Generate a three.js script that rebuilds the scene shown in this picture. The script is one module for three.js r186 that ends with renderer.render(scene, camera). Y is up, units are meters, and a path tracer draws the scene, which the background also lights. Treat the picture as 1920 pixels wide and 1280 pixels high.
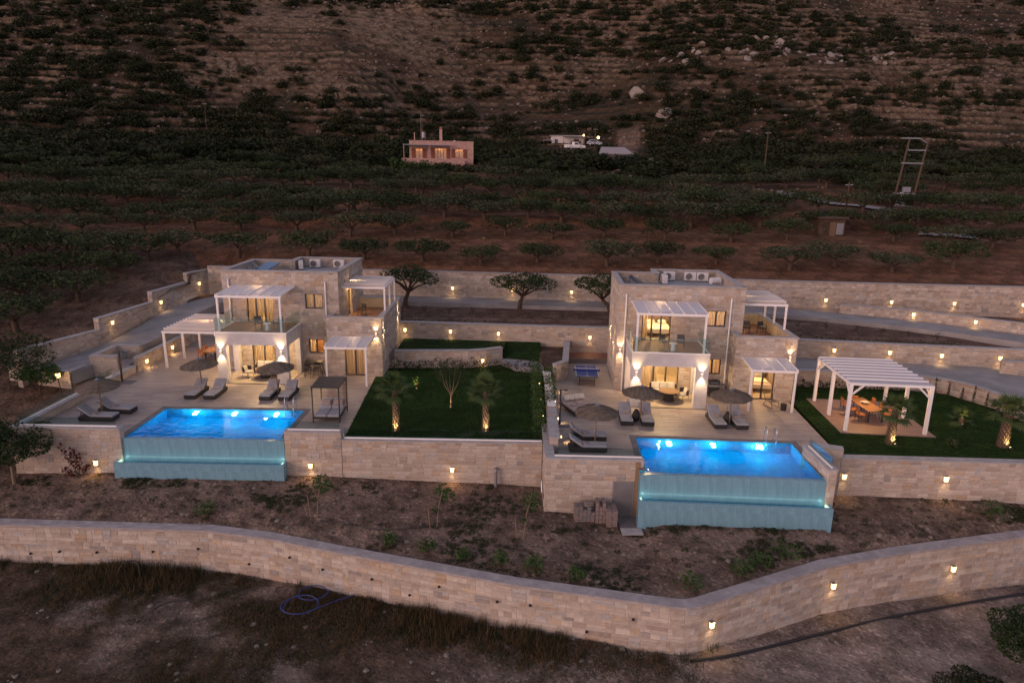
import * as THREE from 'three';
import { RectAreaLightUniformsLib } from 'three/addons/lights/RectAreaLightUniformsLib.js';
import { RoundedBoxGeometry } from 'three/addons/geometries/RoundedBoxGeometry.js';

// ---------------------------------------------------------------- camera, sky, sun, exposure
RectAreaLightUniformsLib.init();
const scene = new THREE.Scene();
const camera = new THREE.PerspectiveCamera(53.13, 1024 / 682, 0.5, 1500);
{
  const p = THREE.MathUtils.degToRad(14.1), r = THREE.MathUtils.degToRad(1.0);
  const fw = new THREE.Vector3(0, -Math.sin(p), -Math.cos(p)), r0 = new THREE.Vector3(1, 0, 0), u0 = new THREE.Vector3().crossVectors(r0, fw);
  const Rv = r0.clone().multiplyScalar(Math.cos(r)).addScaledVector(u0, Math.sin(r)), Uv = u0.clone().multiplyScalar(Math.cos(r)).addScaledVector(r0, -Math.sin(r));
  camera.position.set(0, 14.3, 0);
  camera.quaternion.setFromRotationMatrix(new THREE.Matrix4().makeBasis(Rv, Uv, fw.clone().negate()));
}
const renderer = new THREE.WebGLRenderer({ antialias: true });
renderer.toneMapping = THREE.LinearToneMapping;
renderer.toneMappingExposure = 1.08;
renderer.shadowMap.enabled = true;
const GLOW = new THREE.Vector3(-0.75, 0.06, 0.66).normalize();   // where the sun went down: behind the camera, to the left
{
  const w = 256, h = 128, data = new Float32Array(w * h * 4);
  for (let j = 0; j < h; j++) for (let i = 0; i < w; i++) {
    const el = ((j + 0.5) / h - 0.5) * Math.PI, az = ((i + 0.5) / w - 0.5) * 2 * Math.PI;
    const d = new THREE.Vector3(Math.cos(el) * Math.cos(az), Math.sin(el), Math.cos(el) * Math.sin(az));
    const up = Math.max(0, Math.sin(el)), hz = Math.pow(1 - up, 3);
    const near = 0.5 + 0.5 * d.dot(GLOW), g = Math.pow(near, 3) * Math.pow(1 - up, 2.2);
    const k = (j * w + i) * 4;
    data[k] = 0.325 + 0.23 * hz + 1.50 * g; data[k + 1] = 0.325 + 0.155 * hz + 0.90 * g; data[k + 2] = 0.43 + 0.12 * hz + 0.68 * g; data[k + 3] = 1;
  }
  const sky = new THREE.DataTexture(data, w, h, THREE.RGBAFormat, THREE.FloatType);
  sky.mapping = THREE.EquirectangularReflectionMapping; sky.magFilter = THREE.LinearFilter; sky.minFilter = THREE.LinearFilter; sky.needsUpdate = true;
  scene.background = sky; scene.environment = sky;
}
const sun = new THREE.DirectionalLight(new THREE.Color().setRGB(1.0, 0.645, 0.52), 1.5);
sun.position.copy(GLOW.clone().setY(0.2).normalize().multiplyScalar(150)).add(new THREE.Vector3(0, 0, -60));
sun.target.position.set(0, 0, -60); scene.add(sun, sun.target);
sun.castShadow = true; sun.shadow.radius = 60; sun.shadow.mapSize.set(2048, 2048);
Object.assign(sun.shadow.camera, { left: -160, right: 160, top: 160, bottom: -60, near: 1, far: 600 });

// ---------------------------------------------------------------- helpers
function RNG(a) { return () => { a |= 0; a = a + 0x6D2B79F5 | 0; let t = Math.imul(a ^ a >>> 15, 1 | a); t = t + Math.imul(t ^ t >>> 7, 61 | t) ^ t; return ((t ^ t >>> 14) >>> 0) / 4294967296; }; }
const rnd = RNG(7), rr = (a, b) => a + (b - a) * rnd(), lerp = (a, b, t) => a + (b - a) * t, clamp = (x, a = 0, b = 1) => Math.min(b, Math.max(a, x));
const sm = (a, b, x) => { const t = clamp((x - a) / (b - a)); return t * t * (3 - 2 * t); };
function interp(pts, x) { if (x <= pts[0][0]) return pts[0][1]; for (let i = 1; i < pts.length; i++) if (x <= pts[i][0]) return lerp(pts[i - 1][1], pts[i][1], (x - pts[i - 1][0]) / (pts[i][0] - pts[i - 1][0])); return pts[pts.length - 1][1]; }
function hash(x, y) { let h = Math.imul(x | 0, 374761393) + Math.imul(y | 0, 668265263) | 0; h = Math.imul(h ^ h >>> 13, 1274126177); return ((h ^ h >>> 16) >>> 0) / 4294967296; }
function vn(x, y, per) { const xi = Math.floor(x), yi = Math.floor(y), fx = x - xi, fy = y - yi, u = fx * fx * (3 - 2 * fx), v = fy * fy * (3 - 2 * fy), w = (a, b) => per ? hash(((a % per) + per) % per, ((b % per) + per) % per) : hash(a, b);
  return lerp(lerp(w(xi, yi), w(xi + 1, yi), u), lerp(w(xi, yi + 1), w(xi + 1, yi + 1), u), v); }
function fbm(x, y, o = 4, per) { let s = 0, a = 0.5, t = 0; for (let i = 0; i < o; i++) { s += a * vn(x + i * 17.3 * (per ? 0 : 1), y, per); t += a; a *= 0.5; x *= 2; y *= 2; if (per) per *= 2; } return s / t; }

const taken = {};
function numbered(n) { const k = taken[n] = (taken[n] || 0) + 1; return k === 1 ? n : n + '_' + String(k - 1).padStart(3, '0'); }
function tag(o, label, category, group, kind) { o.userData.label = label; if (category) o.userData.category = category; if (group) o.userData.group = group; if (kind) o.userData.kind = kind; return o; }
function thing(name, label, category, [x, y, z] = [0, 0, 0], ry = 0, group) { const o = new THREE.Group(); o.name = numbered(name); o.position.set(x, y, z); o.rotation.y = ry; scene.add(o); return tag(o, label, category, group); }
function mesh(parent, name, geo, mat) { const m = new THREE.Mesh(geo.isBufferGeometry ? geo : geo.geo(), mat); m.name = parent === scene ? numbered(name) : name; m.castShadow = m.receiveShadow = true; parent.add(m); return m; }
function struct(name, geo, mat, kind = 'structure', label) { const m = mesh(scene, name, geo, mat); m.userData.kind = kind; if (label) m.userData.label = label; return m; }
function copy(o, label, pos, ry, group) { const c = o.clone(); c.name = numbered(o.name.replace(/_\d+$/, '')); c.userData = { ...o.userData }; if (label) c.userData.label = label; if (group) c.userData.group = group; if (pos) c.position.set(...pos); if (ry !== undefined) c.rotation.y = ry; scene.add(c); return c; }

const V3 = (x, y, z) => new THREE.Vector3(x, y, z);
class B {
  constructor() { this.p = []; this.n = []; this.i = []; this.c = []; this.col = null; }
  tri(a, b, c) { const ux = b[0] - a[0], uy = b[1] - a[1], uz = b[2] - a[2], vx = c[0] - a[0], vy = c[1] - a[1], vz = c[2] - a[2]; let x = uy * vz - uz * vy, y = uz * vx - ux * vz, z = ux * vy - uy * vx; const l = Math.hypot(x, y, z) || 1; const k = this.p.length / 3; for (const q of [a, b, c]) { this.p.push(...q); this.n.push(x / l, y / l, z / l); if (this.col) this.c.push(...this.col); } this.i.push(k, k + 1, k + 2); return this; }
  quad(a, b, c, d) { const ux = b[0] - a[0], uy = b[1] - a[1], uz = b[2] - a[2], vx = d[0] - a[0], vy = d[1] - a[1], vz = d[2] - a[2]; let x = uy * vz - uz * vy, y = uz * vx - ux * vz, z = ux * vy - uy * vx; const l = Math.hypot(x, y, z) || 1; const k = this.p.length / 3; for (const q of [a, b, c, d]) { this.p.push(q[0], q[1], q[2]); this.n.push(x / l, y / l, z / l); if (this.col) this.c.push(...this.col); } this.i.push(k, k + 1, k + 2, k, k + 2, k + 3); return this; }
  box(x0, x1, y0, y1, z0, z1) { if (x1 < x0) [x0, x1] = [x1, x0]; if (y1 < y0) [y0, y1] = [y1, y0]; if (z1 < z0) [z0, z1] = [z1, z0];
    this.quad([x0, y0, z1], [x1, y0, z1], [x1, y1, z1], [x0, y1, z1]); this.quad([x1, y0, z0], [x0, y0, z0], [x0, y1, z0], [x1, y1, z0]);
    this.quad([x1, y0, z1], [x1, y0, z0], [x1, y1, z0], [x1, y1, z1]); this.quad([x0, y0, z0], [x0, y0, z1], [x0, y1, z1], [x0, y1, z0]);
    this.quad([x0, y1, z1], [x1, y1, z1], [x1, y1, z0], [x0, y1, z0]); this.quad([x0, y0, z0], [x1, y0, z0], [x1, y0, z1], [x0, y0, z1]); return this; }
  bar(a, b, w, h, upv = [0, 1, 0]) { const A = V3(...a), Bv = V3(...b), d = Bv.clone().sub(A), L = d.length(); d.normalize(); let u = V3(...upv); if (Math.abs(u.dot(d)) > 0.95) u = V3(1, 0, 0); const s = V3().crossVectors(d, u).normalize(), t = V3().crossVectors(s, d);
    const m = new THREE.Matrix4().makeBasis(s, t, d.clone().negate()).setPosition(A.clone().add(Bv).multiplyScalar(0.5)); return this.add(new THREE.BoxGeometry(w, h, L), m); }
  cyl(a, b, r0, r1 = r0, seg = 8, cap = true) { const A = V3(...a), d = V3(...b).sub(A), L = d.length(); const g = new THREE.CylinderGeometry(r1, r0, L, seg, 1, !cap); const q = new THREE.Quaternion().setFromUnitVectors(V3(0, 1, 0), d.clone().normalize()); return this.add(g, new THREE.Matrix4().compose(A.clone().addScaledVector(d, 0.5), q, V3(1, 1, 1))); }
  path(pts, r, seg = 6, r1) { for (let k = 0; k + 1 < pts.length; k++) { const t0 = k / (pts.length - 1), t1 = (k + 1) / (pts.length - 1); this.cyl(pts[k], pts[k + 1], r1 === undefined ? r : lerp(r, r1, t0), r1 === undefined ? r : lerp(r, r1, t1), seg, true); } return this; }
  tube(pts, r, n = 40, seg = 6) { return this.add(new THREE.TubeGeometry(new THREE.CatmullRomCurve3(pts.map(p => V3(...p))), n, r, seg)); }
  add(g, m) { const P = g.attributes.position, N = g.attributes.normal, k = this.p.length / 3, v = V3(), nm = m ? new THREE.Matrix3().getNormalMatrix(m) : null; for (let j = 0; j < P.count; j++) { v.fromBufferAttribute(P, j); if (m) v.applyMatrix4(m); this.p.push(v.x, v.y, v.z); v.fromBufferAttribute(N, j); if (nm) v.applyMatrix3(nm).normalize(); this.n.push(v.x, v.y, v.z); if (this.col) this.c.push(...this.col); } if (g.index) for (const j of g.index.array) this.i.push(k + j); else for (let j = 0; j < P.count; j++) this.i.push(k + j); return this; }
  round(cx, cy, cz, w, h, d, r = 0.04, m) { const M = new THREE.Matrix4().makeTranslation(cx, cy, cz); if (m) M.multiply(m); return this.add(new RoundedBoxGeometry(w, h, d, 2, Math.min(r, w / 2.01, h / 2.01, d / 2.01)), M); }
  poly(pts, y0, y1, sides = true) { const c = pts.map(p => new THREE.Vector2(p[0], p[1])); for (const f of THREE.ShapeUtils.triangulateShape(c, [])) { const [a, b, d] = f.map(k => pts[k]); const cr = (b[0] - a[0]) * (d[1] - a[1]) - (b[1] - a[1]) * (d[0] - a[0]); const o = cr > 0 ? [a, d, b] : [a, b, d]; this.tri(...o.map(q => [q[0], y1, q[1]])); this.tri(...[o[0], o[2], o[1]].map(q => [q[0], y0, q[1]])); }
    const ccw = THREE.ShapeUtils.area(c) > 0; if (sides) for (let k = 0; k < pts.length; k++) { let a = pts[k], b = pts[(k + 1) % pts.length]; if (ccw) [a, b] = [b, a]; this.quad([a[0], y0, a[1]], [b[0], y0, b[1]], [b[0], y1, b[1]], [a[0], y1, a[1]]); } return this; }
  geo() { const g = new THREE.BufferGeometry(), uv = new Float32Array(this.p.length / 3 * 2), { p, n } = this; for (let k = 0; k < p.length / 3; k++) { const ax = Math.abs(n[3 * k]), ay = Math.abs(n[3 * k + 1]), az = Math.abs(n[3 * k + 2]); const x = p[3 * k], y = p[3 * k + 1], z = p[3 * k + 2]; if (ay >= ax && ay >= az) { uv[2 * k] = x; uv[2 * k + 1] = z; } else if (ax > az) { uv[2 * k] = z; uv[2 * k + 1] = y; } else { uv[2 * k] = x; uv[2 * k + 1] = y; } }
    g.setAttribute('position', new THREE.Float32BufferAttribute(p, 3)); g.setAttribute('normal', new THREE.Float32BufferAttribute(n, 3)); g.setAttribute('uv', new THREE.BufferAttribute(uv, 2)); if (this.c.length) g.setAttribute('color', new THREE.Float32BufferAttribute(this.c, 3)); g.setIndex(this.i); return g; }
}
const bx = (...a) => new B().box(...a);

// ---------------------------------------------------------------- materials
function tex(size, f, srgb = true) { const d = new Uint8Array(size * size * 4); for (let y = 0; y < size; y++) for (let x = 0; x < size; x++) { const v = f(x / size, y / size), k = (y * size + x) * 4; const c = Array.isArray(v) ? v : [v, v, v]; for (let q = 0; q < 3; q++) d[k + q] = clamp(c[q]) * 255; d[k + 3] = 255; } const t = new THREE.DataTexture(d, size, size); t.wrapS = t.wrapT = THREE.RepeatWrapping; t.magFilter = THREE.LinearFilter; t.minFilter = THREE.LinearMipmapLinearFilter; t.generateMipmaps = true; if (srgb) t.colorSpace = THREE.SRGBColorSpace; t.needsUpdate = true; return t; }
function rep(t, metres) { const c = t.clone(); c.repeat.set(1 / metres, 1 / metres); c.needsUpdate = true; return c; }
const tGrain = tex(512, (x, y) => 0.72 + 0.2 * fbm(x * 8, y * 8, 5, 8) + 0.14 * (hash(x * 512, y * 512) - 0.3));
const tSoil = tex(512, (x, y) => { const f = fbm(x * 6, y * 6, 6, 6), s = fbm(x * 40 + 9, y * 40, 2, 40), p = s > 0.72 ? 0.16 : 0; return 0.5 + 0.42 * f + p - 0.18 * sm(0.35, 0.1, s) + 0.1 * (hash(x * 512, y * 512) - 0.5); });
const tWood = tex(256, (x, y) => 0.72 + 0.22 * fbm(x * 3, y * 48, 3, 3) + 0.08 * hash(x * 256, y * 256));
const tThatch = tex(256, (x, y) => 0.45 + 0.5 * fbm(x * 64, y * 6, 3, 64));
const tStone = tex(256, (x, y) => 0.7 + 0.24 * fbm(x * 5, y * 5, 5, 5) + 0.1 * (hash(x * 256, y * 256) - 0.4));
const tMosaic = tex(512, (x, y) => { const n = 40, fx = (x * n) % 1, fy = (y * n) % 1; return (fx < 0.08 || fy < 0.08 ? 0.8 : 0.82 + 0.05 * hash(Math.floor(x * n) + 5, Math.floor(y * n))) + 0.13 * fbm(x * 20, y * 2, 3, 20); });
const bGrain = tex(256, (x, y) => fbm(x * 16, y * 16, 4, 16), false);
const bWater = tex(256, (x, y) => fbm(x * 6, y * 6, 3, 6), false);
const grain2 = rep(tGrain, 2), grain6 = rep(tGrain, 6), soil5 = rep(tSoil, 4.3), wood1 = rep(tWood, 1.2), stone1 = rep(tStone, 0.9), mosaic1 = rep(tMosaic, 1.6), bump1 = rep(bGrain, 0.8), bump3 = rep(bGrain, 2.5), bwater = rep(bWater, 3);
const rgb = (r, g, b) => new THREE.Color().setRGB(r, g, b);
const mat = (r, g, b, rough = 0.85, o = {}) => new THREE.MeshPhysicalMaterial({ color: rgb(r, g, b), roughness: rough, specularIntensity: rough >= 0.9 ? 0.25 : 1, ...o });
const M = {
  mortar: mat(0.58, 0.49, 0.43, 0.95, { map: grain2, bumpMap: bump1, bumpScale: 0.006 }),
  stoneV: mat(1, 1, 1, 0.92, { map: stone1, vertexColors: true, bumpMap: bump1, bumpScale: 0.008 }),
  cap: mat(0.47, 0.45, 0.45, 0.8, { map: grain2, bumpMap: bump1, bumpScale: 0.004 }),
  capRough: mat(0.46, 0.42, 0.42, 0.95, { map: grain2, bumpMap: bump1, bumpScale: 0.012 }),
  plaster: mat(0.74, 0.71, 0.70, 0.85, { map: grain6, bumpMap: bump1, bumpScale: 0.001 }),
  inner: mat(0.66, 0.56, 0.42, 0.9, { map: grain6 }),
  panel: new THREE.MeshPhysicalMaterial({ color: rgb(0.46, 0.44, 0.48), roughness: 0.6, transmission: 0.15, thickness: 0 }),
  white: mat(0.72, 0.70, 0.70, 0.5),
  deck: mat(1, 1, 1, 0.5, { map: rep(tWood, 2.4), vertexColors: true }),
  grout: mat(0.20, 0.17, 0.16, 0.95),
  concrete: mat(0.36, 0.35, 0.355, 0.9, { map: rep(tGrain, 7), bumpMap: bump1, bumpScale: 0.006 }),
  roofing: mat(0.36, 0.37, 0.40, 0.85, { map: grain6 }),
  frame: mat(0.055, 0.052, 0.055, 0.45, { metalness: 0.3 }),
  black: mat(0.018, 0.017, 0.018, 0.55),
  rattan: mat(0.022, 0.02, 0.02, 0.75, { bumpMap: rep(bGrain, 0.15), bumpScale: 0.01 }),
  cushion: mat(0.42, 0.43, 0.47, 0.95, { map: grain2 }),
  cushionW: mat(0.66, 0.62, 0.56, 0.95, { map: grain2 }),
  pillow: mat(0.46, 0.38, 0.36, 0.95, { map: grain2 }),
  thatch: mat(0.30, 0.245, 0.195, 0.95, { map: rep(tThatch, 1.2), bumpMap: rep(bGrain, 0.5), bumpScale: 0.03 }),
  pole: mat(0.30, 0.19, 0.11, 0.8, { map: wood1 }),
  teak: mat(0.33, 0.165, 0.07, 0.7, { map: wood1 }),
  orange: mat(0.42, 0.16, 0.05, 0.8, { map: grain2 }),
  steel: mat(0.6, 0.6, 0.62, 0.18, { metalness: 1 }),
  metalGrey: mat(0.25, 0.25, 0.27, 0.5, { metalness: 0.5 }),
  acWhite: mat(0.55, 0.54, 0.55, 0.6),
  door: mat(0.27, 0.255, 0.265, 0.5, { metalness: 0.3, map: grain6 }),
  curtain: new THREE.MeshPhysicalMaterial({ color: rgb(0.55, 0.43, 0.29), roughness: 1, transmission: 0.35, thickness: 0 }),
  glass: new THREE.MeshPhysicalMaterial({ color: rgb(0.93, 0.95, 0.96), roughness: 0.02, transmission: 1, thickness: 0, ior: 1.45 }),
  tint: new THREE.MeshPhysicalMaterial({ color: rgb(0.80, 0.88, 0.88), roughness: 0.02, transmission: 1, thickness: 0, ior: 1.45 }),
  water: new THREE.MeshPhysicalMaterial({ color: rgb(0.62, 0.86, 0.98), roughness: 0.015, transmission: 1, thickness: 0, ior: 1.33, bumpMap: bwater, bumpScale: 0.012 }),
  deepWater: new THREE.MeshPhysicalMaterial({ color: rgb(1, 1, 1), roughness: 0.0, transmission: 1, thickness: 1.4, ior: 1.33, attenuationColor: rgb(0.18, 0.76, 0.93), attenuationDistance: 2.2, bumpMap: bwater, bumpScale: 0.01 }),
  poolTile: mat(0.05, 0.42, 0.62, 0.35, { map: mosaic1 }),
  poolOut: mat(0.19, 0.37, 0.47, 0.14, { map: mosaic1 }),
  lawn: mat(0.025, 0.068, 0.014, 0.95, { map: rep(tSoil, 1.7), bumpMap: rep(bGrain, 0.35), bumpScale: 0.05 }),
  ground: mat(1, 1, 1, 0.97, { map: soil5, vertexColors: true, bumpMap: bump3, bumpScale: 0.08 }),
  bark: mat(0.12, 0.085, 0.065, 0.95, { map: wood1, bumpMap: rep(bGrain, 0.4), bumpScale: 0.03 }),
  barkPale: mat(0.26, 0.2, 0.14, 0.95, { map: wood1 }),
  rock: mat(0.36, 0.32, 0.29, 0.95, { map: stone1, bumpMap: bump1, bumpScale: 0.03 }),
  rockDull: mat(0.25, 0.205, 0.175, 0.95, { map: stone1 }),
  soilBare: mat(0.17, 0.115, 0.085, 0.97, { map: soil5 }),
  terracotta: mat(0.30, 0.10, 0.05, 0.8), pink: mat(0.60, 0.37, 0.33, 0.9, { map: grain2 }), quoin: mat(0.62, 0.45, 0.33, 0.9, { map: grain2 }),
  shutter: mat(0.20, 0.06, 0.03, 0.7), hose: mat(0.016, 0.035, 0.17, 0.5), darkPipe: mat(0.012, 0.012, 0.014, 0.6), paver: mat(0.23, 0.215, 0.22, 0.95, { map: grain2 }), paverB: mat(0.28, 0.22, 0.21, 0.95, { map: grain2 }),
  blueTop: mat(0.012, 0.035, 0.17, 0.4), whiteLine: mat(0.8, 0.8, 0.8, 0.6), rug: mat(0.3, 0.27, 0.24, 1, { map: grain2 }), linen: mat(0.72, 0.66, 0.58, 0.95), headboard: mat(0.2, 0.12, 0.07, 0.8, { map: wood1 }),
};
const leafM = (r, g, b, t = 0.18) => new THREE.MeshPhysicalMaterial({ color: rgb(r, g, b), roughness: 0.8, specularIntensity: 0.2, transmission: t, thickness: 0, side: THREE.DoubleSide });
const L = { olive: leafM(0.038, 0.054, 0.023, 0.08), oliveB: leafM(0.028, 0.042, 0.017, 0.08), oliveC: leafM(0.054, 0.066, 0.036, 0.08), carob: leafM(0.024, 0.042, 0.014, 0.1), bush: leafM(0.026, 0.033, 0.015, 0.08), bushB: leafM(0.042, 0.044, 0.022, 0.08), maquis: leafM(0.020, 0.027, 0.012, 0.08), green: leafM(0.045, 0.085, 0.025), palm: leafM(0.065, 0.10, 0.036), dry: leafM(0.10, 0.068, 0.036, 0.1), straw: leafM(0.20, 0.135, 0.07, 0.1), weed: leafM(0.034, 0.044, 0.019), red: leafM(0.09, 0.02, 0.02), cypress: leafM(0.022, 0.034, 0.016, 0.05) };
const glowM = (r, g, b, s) => new THREE.MeshStandardMaterial({ color: rgb(0.8, 0.7, 0.5), emissive: rgb(r, g, b), emissiveIntensity: s, roughness: 0.6 });
const E = { lantern: glowM(1, 0.60, 0.22, 3.0), sconce: glowM(1, 0.7, 0.36, 5), pool: glowM(0.55, 0.85, 1, 9), basin: glowM(0.6, 1, 0.85, 0.5), strip: glowM(0.5, 1, 0.9, 0.8), bulb: glowM(1, 0.66, 0.3, 5), spike: glowM(1, 0.72, 0.3, 6), street: glowM(1, 0.62, 0.22, 14) };
const WARM = rgb(1, 0.60, 0.25), WARM2 = rgb(1, 0.66, 0.34);
function point(o, x, y, z, I, c = WARM, r = 2) { const l = new THREE.PointLight(c, I, 0, 2); l.position.set(x, y, z); l.castShadow = true; l.shadow.radius = r; o.add(l); return l; }
function spot(o, from, to, I, angle, c = WARM2, r = 2, pen = 0.6) { const l = new THREE.SpotLight(c, I, 0, angle, pen, 2); l.position.set(...from); l.target.position.set(...to); o.add(l, l.target); l.castShadow = true; l.shadow.radius = r; return l; }
// ---------------------------------------------------------------- terrain
const FW = [[-60, -31], [-24.8, -30.05], [-14.6, -29.8], [-11.5, -29.2], [-7.65, -28.05], [0.2, -25.85], [6.9, -24.45], [7.9, -24.6], [14.6, -27.8], [18.9, -29.1], [25.6, -30.7], [60, -37]];
const TZ = x => x < -26.8 ? -34.4 : x < 1.9 ? -34.5 : x < 6.9 ? -31.9 : x < 15.4 ? -31.4 : -33.1;
const BZ = [[-95, -65], [-28.5, -63.6], [0, -62.3], [20, -60.8], [60, -59]];
const MZ = [[-9.9, -57.3], [-9.4, -53.3], [2.6, -52.6], [8, -52.4], [20, -49.7], [36.5, -47.6], [60, -45]];
const HP = [[58, 4.6], [62, 5.0], [72, 7.0], [85, 9.2], [100, 11.4], [130, 15.3], [165, 18.2], [195, 21.5], [225, 36], [290, 77], [340, 108], [460, 170]];
const hbG = [[-26, -2.15], [-20, -1.95], [-12, -1.98], [1.9, -2.45], [4, -2.7], [6.3, -2.75], [7.6, -2.35], [15, -2.1], [18, -2.0], [34, -2.1]];
const leftH = [[-64, 5.2], [-62, 4.6], [-56, 3.1], [-50, 1.7], [-45, 0.15], [-43, -0.35], [-38, -1.5], [-34.4, -2.2]];
const outB = [[-60, -4.6], [-25, -4.75], [7, -5.0], [26, -5.5], [60, -6]];
const Hout = (x, z) => interp(outB, x) - 0.05 * (z - interp(FW, x)) + (fbm(x * 0.35 + 40, z * 0.35, 4) - 0.5) * 0.35;
const Hgar = (x, z) => { const f = interp(FW, x), t = clamp((f - z) / (f - TZ(x))); return lerp(-2.98, interp(hbG, x), Math.pow(t, 0.6)) + (fbm(x * 0.6, z * 0.6 + 9, 4) - 0.5) * 0.16; };
const Hleft = (x, z) => lerp(interp(leftH, z) + (fbm(x * 0.25, z * 0.25, 4) - 0.5) * 0.4, Hhill(x, z) - 0.03, sm(-58, -64, z));
const Hbed = (x, z) => { const m = interp(MZ, x); return (x < -9.4 ? lerp(0.4, 2.45, sm(0, 3.2, m - z)) : 2.2 + 0.2 * sm(0, 6, m - z)) + (fbm(x * 0.5, z * 0.5, 3) - 0.5) * 0.12; };
function Hhill(x, z) {
  const d0 = -z, wq = sm(64, 110, d0), d = d0 + (fbm(x * 0.013 + 5, z * 0.013, 3) - 0.5) * 30 * wq + (x < -30 ? -0.02 * (x + 30) * wq * 4 : 0);
  let h = interp(HP, d); const wv = (fbm(x * 0.02, z * 0.03 + 30, 3) - 0.5) * 1.6, s = h / 2.4 + wv, fl = Math.floor(s), st = (fl + sm(0.6, 0.95, s - fl) - wv) * 2.4;
  h = lerp(h, st, (0.3 + 0.55 * sm(0.4, 0.6, fbm(x * 0.015 + 60, z * 0.03, 3))) * sm(66, 90, d0)); return h + (fbm(x * 0.12, z * 0.12, 4) - 0.5) * 1.3 * sm(63, 85, d0);
}
const trackX = d => interp([[140, 19], [152, 22], [180, 28], [205, 33], [230, 39], [262, 33]], d);
const mixc = (a, b, t) => [lerp(a[0], b[0], t), lerp(a[1], b[1], t), lerp(a[2], b[2], t)];
function colHill(x, z) {
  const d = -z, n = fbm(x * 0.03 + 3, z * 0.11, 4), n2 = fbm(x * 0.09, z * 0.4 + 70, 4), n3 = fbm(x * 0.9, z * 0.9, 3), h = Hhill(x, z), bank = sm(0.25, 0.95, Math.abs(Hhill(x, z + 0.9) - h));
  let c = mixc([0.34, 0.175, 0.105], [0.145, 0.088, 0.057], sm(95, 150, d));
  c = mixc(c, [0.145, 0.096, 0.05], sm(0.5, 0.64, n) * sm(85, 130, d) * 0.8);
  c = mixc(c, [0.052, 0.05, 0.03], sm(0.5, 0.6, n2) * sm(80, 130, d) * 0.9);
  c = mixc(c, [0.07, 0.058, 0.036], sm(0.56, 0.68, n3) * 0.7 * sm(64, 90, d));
  c = mixc(c, [0.36, 0.25, 0.17], bank * sm(110, 160, d) * sm(0.28, 0.5, n3) * sm(0.3, 0.5, fbm(x * 0.04, z * 0.04 + 200, 3)));  // bare tan earth banks, painted lighter to supply shading the soft light lacks
  const scar = sm(0.36, 0.52, fbm(x * 0.025 + 8, z * 0.06, 3)) * sm(212, 232, d) * sm(52, 24, Math.abs(x + 66));
  c = mixc(c, [0.37, 0.265, 0.185], scar * 0.9 * sm(0.3, 0.5, n3));
  const tr = sm(4.2, 2.2, Math.abs(x - trackX(d) + (n2 - 0.5) * 3)) * sm(148, 156, d) * sm(212, 200, d); c = mixc(c, [0.34, 0.235, 0.18], tr);
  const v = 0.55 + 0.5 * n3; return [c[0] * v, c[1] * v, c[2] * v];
}
function colGarden(x, z) { const n = fbm(x * 0.5, z * 0.7, 4), n2 = fbm(x * 1.7 + 20, z * 2.2, 3); let c = mixc([0.26, 0.18, 0.14], [0.37, 0.27, 0.215], n); const reds = sm(-8, 2, x) * sm(3, -4, x) * sm(-29.5, -32, z); c = mixc(c, [0.24, 0.115, 0.09], 0.6 * reds * n * 1.4); c = mixc(c, [0.12, 0.09, 0.068], sm(0.6, 0.72, n2) * 0.8); return c; }
function colOut(x, z) { const n = fbm(x * 0.22 + 4, z * 0.3, 4), n2 = fbm(x * 1.3, z * 1.6, 3); const road = sm(-3, 7, x + (z + 26) * 1.2) ; let c = mixc([0.15, 0.105, 0.075], [0.47, 0.37, 0.315], clamp(road * 0.9 + sm(0.5, 0.7, n) * 0.6)); c = mixc(c, [0.07, 0.055, 0.036], sm(0.56, 0.7, n2) * (1 - road * 0.6) * 0.7); return c; }
function sheet(name, cols, rows, fx, kind) { // fx(i/cols, j/rows) -> [x, y, z, colour]
  const p = [], c = [], uv = [], idx = []; for (let j = 0; j <= rows; j++) for (let i = 0; i <= cols; i++) { const [x, y, z, k] = fx(i / cols, j / rows); p.push(x, y, z); c.push(...k); uv.push(x, z); }
  for (let j = 0; j < rows; j++) for (let i = 0; i < cols; i++) { const a = j * (cols + 1) + i, b = a + 1, d = a + cols + 1, e = d + 1; idx.push(a, b, d, b, e, d); }
  const g = new THREE.BufferGeometry(); g.setAttribute('position', new THREE.Float32BufferAttribute(p, 3)); g.setAttribute('uv', new THREE.Float32BufferAttribute(uv, 2)); g.setAttribute('color', new THREE.Float32BufferAttribute(c, 3)); g.setIndex(idx); g.computeVertexNormals(); if (g.attributes.normal.getY(0) < 0) { for (let k = 0; k < idx.length; k += 3) [idx[k], idx[k + 1]] = [idx[k + 1], idx[k]]; g.setIndex(idx); g.computeVertexNormals(); }
  return struct(name, g, M.ground, kind);
}
sheet('wild_ground', 240, 70, (a, b) => { const x = lerp(-60, 60, a), z = lerp(interp(FW, x), -8, b); return [x, Hout(x, z), z, colOut(x, z)]; });
sheet('garden_ground', 300, 36, (a, b) => { const x = lerp(-60, 60, a), z = lerp(interp(FW, x), TZ(x), b); return [x, Hgar(x, z), z, colGarden(x, z)]; });
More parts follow.
